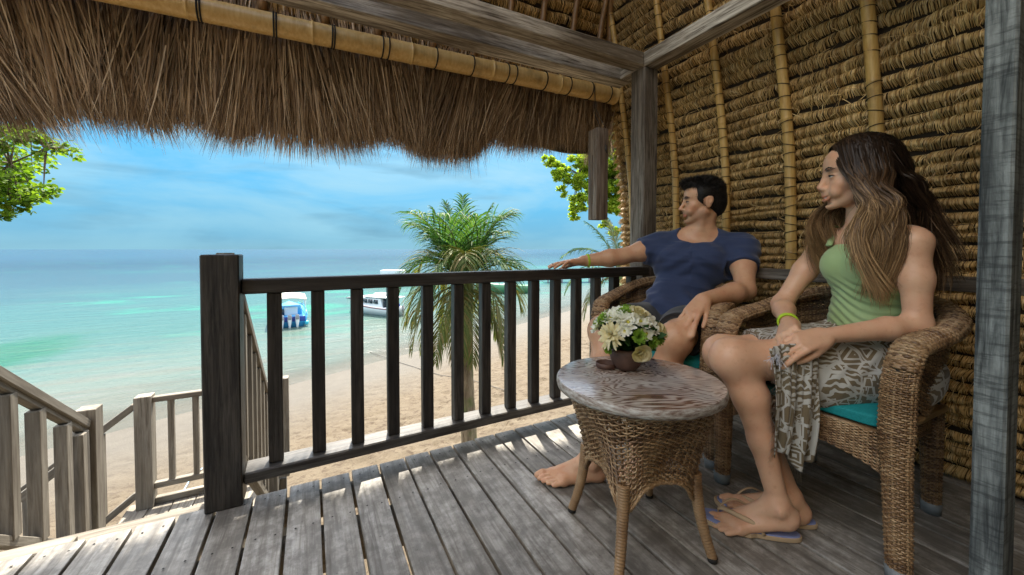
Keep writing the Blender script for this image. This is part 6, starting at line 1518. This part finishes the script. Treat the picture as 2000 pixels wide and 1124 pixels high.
# flip-flops
m, t = new_mat('blue_rubber_footbed'); tc = t.n('ShaderNodeTexCoord').outputs['Object']; finish(t, (0.25,0.30,0.56), 0.6, t.noise(tc, 300.0, 2), 0.25, 0.001); M_FLIP = m
M_SOLE = plain('tan_rubber_sole', (0.50,0.36,0.22), 0.7)
def flipflop(label, ank, toe, side):
    t_ = nrm(toe); az_ = math.atan2(t_[1], t_[0]); e = empty('flip_flop', label, 'flip-flop', 'flip-flops on the woman', (ank[0], ank[1], 0.0), az_)
    n = 48; q = G_; out = []
    for k in range(n):
        a = 2*math.pi*k/n; c_, s_ = math.cos(a), math.sin(a)
        x = 0.055 + 0.140*c_; w_ = 0.047 if c_ > 0 else 0.038; y = w_*np.sign(s_)*abs(s_)**0.82 + side*0.006*math.cos(a)
        if abs(c_) > 0.5: y *= 1.0
        out.append((x*q, y*q))
    def slab(name, z0, z1, sc, mat):
        bm = bmesh.new(); b = [bm.verts.new((x*sc if 1 else 0, y*sc, z0 + 0.010*max(0,(x/q-0.12)/0.07)**2)) for x, y in out]; t2 = [bm.verts.new((x*sc, y*sc, z1 + 0.010*max(0,(x/q-0.12)/0.07)**2)) for x, y in out]
        bm.faces.new(b[::-1]); bm.faces.new(t2)
        for k in range(n): bm.faces.new((b[k], b[(k+1)%n], t2[(k+1)%n], t2[k]))
        me = bpy.data.meshes.new(name); bm.to_mesh(me); bm.free(); o = link(name, me, mat, e); md = o.modifiers.new('b','BEVEL'); md.width = 0.003; md.segments = 2; md.limit_method = 'ANGLE'; return o
    slab('sole', 0.0015, 0.019, 1.0, M_SOLE); slab('footbed', 0.0165, 0.0225, 0.955, M_FLIP)
    g = Geo(); tz = 0.024; toe_p = (0.128*q, side*0.018*q, tz)
    for sg in (-1,1):
        pth = np.array([(toe_p[0], toe_p[1], tz-0.004), (toe_p[0]-0.004, toe_p[1]+sg*0.004, 0.052), (0.085*q, sg*0.031*q+side*0.008, 0.080 if sg*side>0 else 0.066), (0.040*q, sg*0.044*q, 0.056), (0.018*q, sg*0.040*q, tz-0.004)])
        g.tube(catmull(pth[None], 18)[0], np.interp(np.linspace(0,1,18), [0,0.2,0.6,1],[0.005,0.007,0.009,0.006]), 8, flat=0.5)
    g.obj('strap', M_SOLE, e, True)
    # worn maker's lettering near the heel, as thin raised strokes
    g = Geo(); L7 = {'i':[((.5,0),(.5,.6)),((.5,.8),(.5,.9))],'p':[((0,-.3),(0,.6)),((0,.6),(.7,.6)),((.7,.6),(.7,0)),((.7,0),(0,0))],'a':[((0,.6),(.7,.6)),((.7,.6),(.7,0)),((.7,0),(0,0)),((0,0),(0,.3)),((0,.3),(.7,.3))],'n':[((0,0),(0,.6)),((0,.6),(.7,.6)),((.7,.6),(.7,0))],'e':[((.7,0),(0,0)),((0,0),(0,.6)),((0,.6),(.7,.6)),((.7,.6),(.7,.3)),((.7,.3),(0,.3))],'m':[((0,0),(0,.6)),((0,.6),(.8,.6)),((.4,.6),(.4,0)),((.8,.6),(.8,0))]}
    for ci, ch in enumerate('ipanema'):
        for (p0, p1) in L7[ch]:
            a0 = np.array((-0.045-(ci-3)*-0.011*-1-0.004+p0[0]*0.008*1, p0[1]*0.010-0.003, 0.0229)); a1 = np.array((-0.045-(ci-3)*-0.011*-1-0.004+p1[0]*0.008, p1[1]*0.010-0.003, 0.0229)); g.tube([a0, a1], 0.0007, 4, cap=False)
    g.obj('heel_lettering', M_PRINT, e)
M_PRINT = plain('pale_print', (0.42,0.47,0.68), 0.6)
flipflop('pale blue flip-flop with tan straps under her near foot', v3(1.560, 0.868, 0), toeL, -1)
flipflop('pale blue flip-flop with tan straps under her far foot, partly behind the other', v3(1.695, 0.880, 0), toeR, -1)

# ---------------------------------------------------------------- MAN
MAN = empty('person', 'dark-haired man in a navy T-shirt leaning back with one arm on the railing', 'person')
S = SDF((0.90, 1.10, -0.01), (2.75, 2.30, 1.66), 0.0048)
hipC = v3(1.99, 1.715, 0.630); f_h = nrm(v3(-0.88,-0.47,0)); l_h = np.cross((0,0,1), f_h)
hipR_, hipL_ = hipC - l_h*0.115, hipC + l_h*0.115
f_t = nrm(v3(-0.78,-0.62,0)); l_t = np.cross((0,0,1), f_t)
waist = v3(2.065, 1.725, 0.80); chest = v3(2.165, 1.70, 1.00); neckb = v3(2.215, 1.69, 1.165)
shR = v3(2.065, 1.875, 1.115); shL = v3(2.375, 1.50, 1.095)
elR = v3(1.835, 1.975, 1.050); wrR = v3(1.590, 2.075, 1.022)
elL = v3(2.175, 1.350, 0.865); wrL = v3(1.830, 1.360, 0.835)
kneeR = v3(1.475, 1.725, 0.635); ankR = v3(1.165, 1.455, 0.120)
kneeL = v3(1.665, 1.395, 0.635); ankL = v3(1.50, 1.47, 0.115)
UT = nrm(neckb-waist); At = [f_t, l_t, (0,0,1)]
HEADF = nrm(v3(-0.80, 0.60, -0.02)); HP = v3(2.215, 1.660, 1.398)
S.ell(hipC, (0.125,0.175,0.125), [f_h,l_h,(0,0,1)], 0.02)
S.ell(waist-v3(0.0,0,0.02), (0.115,0.158,0.13), At, 0.06)
S.ell(chest, (0.128,0.195,0.165), At, 0.06)
S.cone(shR*0.7+neckb*0.3+v3(0,0,-0.02), shL*0.7+neckb*0.3+v3(0,0,-0.02), 0.072, 0.072, 0.06)
for sg in (-1,1): S.ell(chest + f_t*0.085 + l_t*0.085*sg + v3(0,0,0.045), (0.050,0.085,0.060), At, 0.04)
S.cone(neckb+v3(0.01,0,-0.03), HP-HEADF*0.022*G_+v3(0,0,-0.07), 0.068, 0.062, 0.045)
for sh_ in (shR, shL): S.cone(neckb+v3(0,0,0.045), neckb*0.45+sh_*0.55+v3(0,0,0.02), 0.052, 0.055, 0.06)
pM, (mf, ml, mu) = head(S, HP, HEADF, (0,0,1), 0.93, True)
for sg in (-1, 1):
    S.cone(pM(0.0, sg*0.045, -0.06), neckb + (neckb-waist)*0 + nrm(HEADF+f_t)*0.055 + l_t*0.02*sg+v3(0,0,-0.01), 0.020, 0.014, 0.03)   # neck muscles
for (sh, el, wr) in ((shR, elR, wrR), (shL, elL, wrL)):
    S.ell(sh, (0.074,0.074,0.074), None, 0.06)
    S.chain([sh, sh*0.55+el*0.45, el], [0.066, 0.064, 0.050], 0.05, 0.03)
    S.chain([el, el*0.70+wr*0.30, wr], [0.050, 0.055, 0.035], 0.03, 0.03)
hand(S, wrR, nrm(v3(-0.93,0.10,-0.05)), nrm(v3(0,-0.10,-1.0)), -1, curl=(0.12,0.16,0.2,0.25), thumb=(0.75,0.25), spread=0.16, s=1.0, tcurl=0.15)
hand(S, wrL, nrm(v3(-0.82,-0.08,-0.56)), nrm(v3(0.50,0.20,-0.80)), 1, curl=(0.18,0.28,0.36,0.42), thumb=(0.45,0.2), spread=0.13, s=1.05, tcurl=0.3)
for (hp, kn, an) in ((hipR_, kneeR, ankR), (hipL_, kneeL, ankL)):
    S.chain([hp, hp*0.6+kn*0.4, kn], [0.120, 0.105, 0.078], 0.05, 0.03); S.ell(kn+nrm(kn-hp)*0.01, (0.070,0.070,0.073), None, 0.07)
    dd_ = an-kn; back_ = nrm(hp-kn); back_ = nrm(back_ - nrm(dd_)*np.dot(back_, nrm(dd_)))
    S.chain([kn, kn+dd_*0.30+back_*0.026, kn+dd_*0.62+back_*0.012, an], [0.070, 0.072, 0.050, 0.041], 0.03, 0.03)
foot(S, ankR-v3(0,0,0.012), None, nrm(v3(-0.93,0.36,0)), 1.06, -1); foot(S, ankL-v3(0,0,0.012), None, nrm(v3(-0.85,-0.5,0)), 1.06, 1)
me = S.mesh('skin', 2); setcol(me, 'tint', face_tint(S.P, pM, (mf,ml,mu), True, (0.85,0.58,0.52), 0.93)); link('skin', me, M_SKIN_M, MAN)
eyes(MAN, pM, (mf,ml,mu), 0.93); lashes(MAN, pM, (mf,ml,mu), M_BROW); brows(MAN, pM, (mf,ml,mu), M_BROW, 1.5, 0.0205)
GS = G_*0.93
# short hair
S2 = SDF(HP-0.24, HP+0.28, 0.0045)
S2.ell(HP+(mf*-0.016+mu*0.038)*GS, np.array([0.099,0.0785,0.0885])*GS, [mf,ml,mu], 0.005)
S2.ell(HP+(mf*-0.058+mu*-0.01)*GS, np.array([0.055,0.066,0.070])*GS, [mf,ml,mu], 0.03)
S2.ell(HP+(mf*0.045+mu*0.098)*GS, np.array([0.052,0.050,0.024])*GS, [mf,ml,mu], 0.03)
S2.ell(HP+(mf*0.110+mu*0.008)*GS, np.array([0.078,0.090,0.068])*GS, [mf,ml,mu], 0.008, True)
S2.ell(HP+(mf*0.085+mu*-0.070)*GS, np.array([0.100,0.12,0.085])*GS, [mf,ml,mu], 0.01, True)
for sg in (-1,1): S2.ell(HP+(mf*0.000+ml*0.085*sg+mu*-0.010)*GS, np.array([0.024,0.030,0.034])*GS, [mf,ml,mu], 0.006, True)
S2.cut(HP-mu*0.075*GS, -mu+mf*0.2)
me = S2.mesh('hair_base', 1, lambda P, N: 0.004*sinfield(P, 33, 26.0, 3)); setcol(me, 'tint', np.zeros((len(S2.P),3))); link('hair_base', me, M_HAIR_M, MAN)
r = np.random.default_rng(44); k = r.integers(0, len(S2.P), 11000); Pb = S2.P[k]; Nb = S2.N[k]
Lc = np.stack([(Pb-HP)@mf, (Pb-HP)@ml, (Pb-HP)@mu], -1)/GS
topw = np.clip((Lc[:,2]-0.05)/0.05, 0, 1); frw = np.clip((Lc[:,0])/0.07, 0, 1)
comb = nrm(v3(0,0,0)+mf)*0; dirh = Nb*(0.35+0.5*topw)[:,None] + mf[None]*(0.55*topw*frw + 0.0)[:,None] - mu[None]*(0.55*(1-topw))[:,None] - mf[None]*(0.45*(1-frw))[:,None] + ml[None]*(0.3*np.sin(Lc[:,0]*60))[:,None]*topw[:,None] + r.normal(0,0.22,(len(k),3))
dirh /= np.linalg.norm(dirh, axis=1)[:,None]; ln = (0.004+0.016*topw)*GS*r.uniform(0.5,1.1,len(k))
curl = np.cross(dirh, r.normal(size=dirh.shape)); Ph = np.stack([Pb-Nb*0.004, Pb+dirh*(ln*0.5)[:,None], Pb+dirh*(ln*0.9)[:,None]+curl*(ln*0.25)[:,None], Pb+dirh*ln[:,None]*1.05+curl*(ln*0.6)[:,None]], 1)
hairmesh(MAN, 'short_hair', Ph, np.tile(np.array([0.0009,0.0009,0.0007,0.0002])*GS, (len(k),1)), np.tile(np.array([0,0.3,0.5,0.7]), (len(k),1)), M_HAIR_M)['kind'] = 'stuff'
# T-shirt
S3 = SDF((1.75, 1.20, 0.60), (2.62, 2.12, 1.30), 0.0048); e_ = 0.012
S3.ell(hipC+v3(0.01,0,0.06), (0.130+e_,0.178+e_,0.115+e_), [f_h,l_h,(0,0,1)], 0.02)
S3.ell(waist-v3(0.0,0,0.02), (0.118+e_,0.163+e_,0.13+e_), At, 0.07)
S3.ell(chest, (0.133+e_,0.205+e_,0.170+e_), At, 0.07)
S3.cone(shR*0.7+neckb*0.3+v3(0,0,-0.02), shL*0.7+neckb*0.3+v3(0,0,-0.02), 0.074+e_, 0.074+e_, 0.07)
for sg in (-1,1): S3.ell(chest + f_t*0.085 + l_t*0.085*sg + v3(0,0,0.045), (0.050+e_,0.085+e_,0.060+e_), At, 0.05)
for sh_ in (shR, shL): S3.cone(neckb+v3(0,0,0.045), neckb*0.45+sh_*0.55+v3(0,0,0.02), 0.052+e_, 0.055+e_, 0.06)
for (sh, el) in ((shR,elR),(shL,elL)):
    S3.ell(sh, (0.074+e_,)*3, None, 0.06); en = sh*0.48+el*0.52; S3.cone(sh, en, 0.069+e_, 0.072+e_*1.3, 0.06); S3.ell(sh*0.62+chest*0.38+v3(0,0,-0.05), (0.092,0.092,0.105), None, 0.06)
    d = nrm(el-sh)
    a_ = sh*0.55+el*0.45
    # cut sleeve end with a local plane
    q = S3.blk(a_-0.16, en+0.16)
    qlo = np.minimum(a_, en)-0.16; qhi = np.maximum(a_, en)+0.16; q = S3.blk(qlo, qhi)
    if q:
        sl, X, Y, Z = q; pl = (X-a_[0])*d[0]+(Y-a_[1])*d[1]+(Z-a_[2])*d[2]
        tt_ = np.clip(pl, -0.05, 0.30); lat = np.sqrt((X-a_[0]-d[0]*tt_)**2+(Y-a_[1]-d[1]*tt_)**2+(Z-a_[2]-d[2]*tt_)**2) - 0.104
        S3.D[sl] = np.maximum(S3.D[sl], np.minimum(pl, -lat))
S3.cut(hipC+v3(0,0,0.02), v3(0,0,-1)+f_h*0.15)
nc = neckb + f_t*0.065 + v3(0,0,0.045); S3.ell(nc, (0.10,0.118,0.085), At, 0.006, True); S3.cone(neckb+v3(0,0,0.02), neckb+v3(0,0,0.16), 0.092, 0.12, 0.006, True)
def wr_tee(P, N):
    z = P[:,2]; b = P@l_t - chest@l_t; a = (P-chest)@f_t
    low = np.clip((0.98-z)/0.2, 0, 1)
    drape = np.sin((z*0.9 + 0.55*b*np.sign(0.1) + 0.02*np.sin(b*22))*62 + 2.0*sinfield(P, 23, 4.0, 2))
    sl = np.clip((np.abs(b)-0.16)/0.05, 0, 1)
    rid = lambda k, f, sd: 1-np.abs(sinfield(P*np.array([1,1,k]), sd, f, 2))*2
    arm_ = np.exp(-(np.minimum(np.linalg.norm(P-shL+v3(0,0,0.06),axis=1), np.linalg.norm(P-shR+v3(0,0,0.06),axis=1))/0.13)**2)
    return 0.0085*rid(2.4, 6.5, 71)*(0.45+0.55*low) + 0.0075*arm_*rid(0.6, 13.0, 72) + 0.004*rid(3.0, 15.0, 73) + 0.0085*low*drape + 0.0045*sinfield(P, 24, 8.0, 3) + 0.003*sl*np.sin((P@nrm(elL-shL))*110+P[:,0]*30) + 0.004*(1-low)*np.sin((b*1.0+ (z-1.0)*1.4*np.sign(b))*48+1.0)*np.clip(sinfield(P,25,5.0,2)+0.3,0,1)
me = S3.mesh('t_shirt', 2, wr_tee); link('t_shirt', me, M_TEE, MAN)
# shorts
S4 = SDF((1.50, 1.22, 0.45), (2.30, 2.02, 0.84), 0.0055); e_ = 0.020
S4.ell(hipC, (0.128+e_,0.180+e_,0.125+e_), [f_h,l_h,(0,0,1)], 0.02)
for (hp, kn) in ((hipR_,kneeR),(hipL_,kneeL)): S4.chain([hp, hp*0.6+kn*0.4, kn], [0.120+e_, 0.110+e_, 0.098+e_], 0.03, 0.03)
for (hp, kn) in ((hipR_,kneeR),(hipL_,kneeL)):
    d = nrm(kn-hp); a_ = hp*0.30+kn*0.70; q = S4.blk(kn-0.2, kn+0.2); sl, X, Y, Z = q
    pl = (X-a_[0])*d[0]+(Y-a_[1])*d[1]+(Z-a_[2])*d[2]; lat = np.sqrt((X-kn[0])**2+(Y-kn[1])**2+(Z-kn[2])**2) - 0.165
    S4.D[sl] = np.maximum(S4.D[sl], np.minimum(pl, -lat))
me = S4.mesh('shorts', 2, lambda P, N: 0.007*sinfield(P, 35, 9.0, 3)); link('shorts', me, M_SHORT, MAN)
band(MAN, wrR+nrm(elR-wrR)*0.035, elR, 0.041, M_LIME, 'wristband', th=0.003)
# ================================================================ scale layout units to metres
bpy.context.view_layer.update()
for o in list(SC.objects):
    if o.parent is None:
        o.location = o.location*K
        if o.type not in ('CAMERA', 'LIGHT'): o.scale = o.scale*K
bpy.context.view_layer.update()
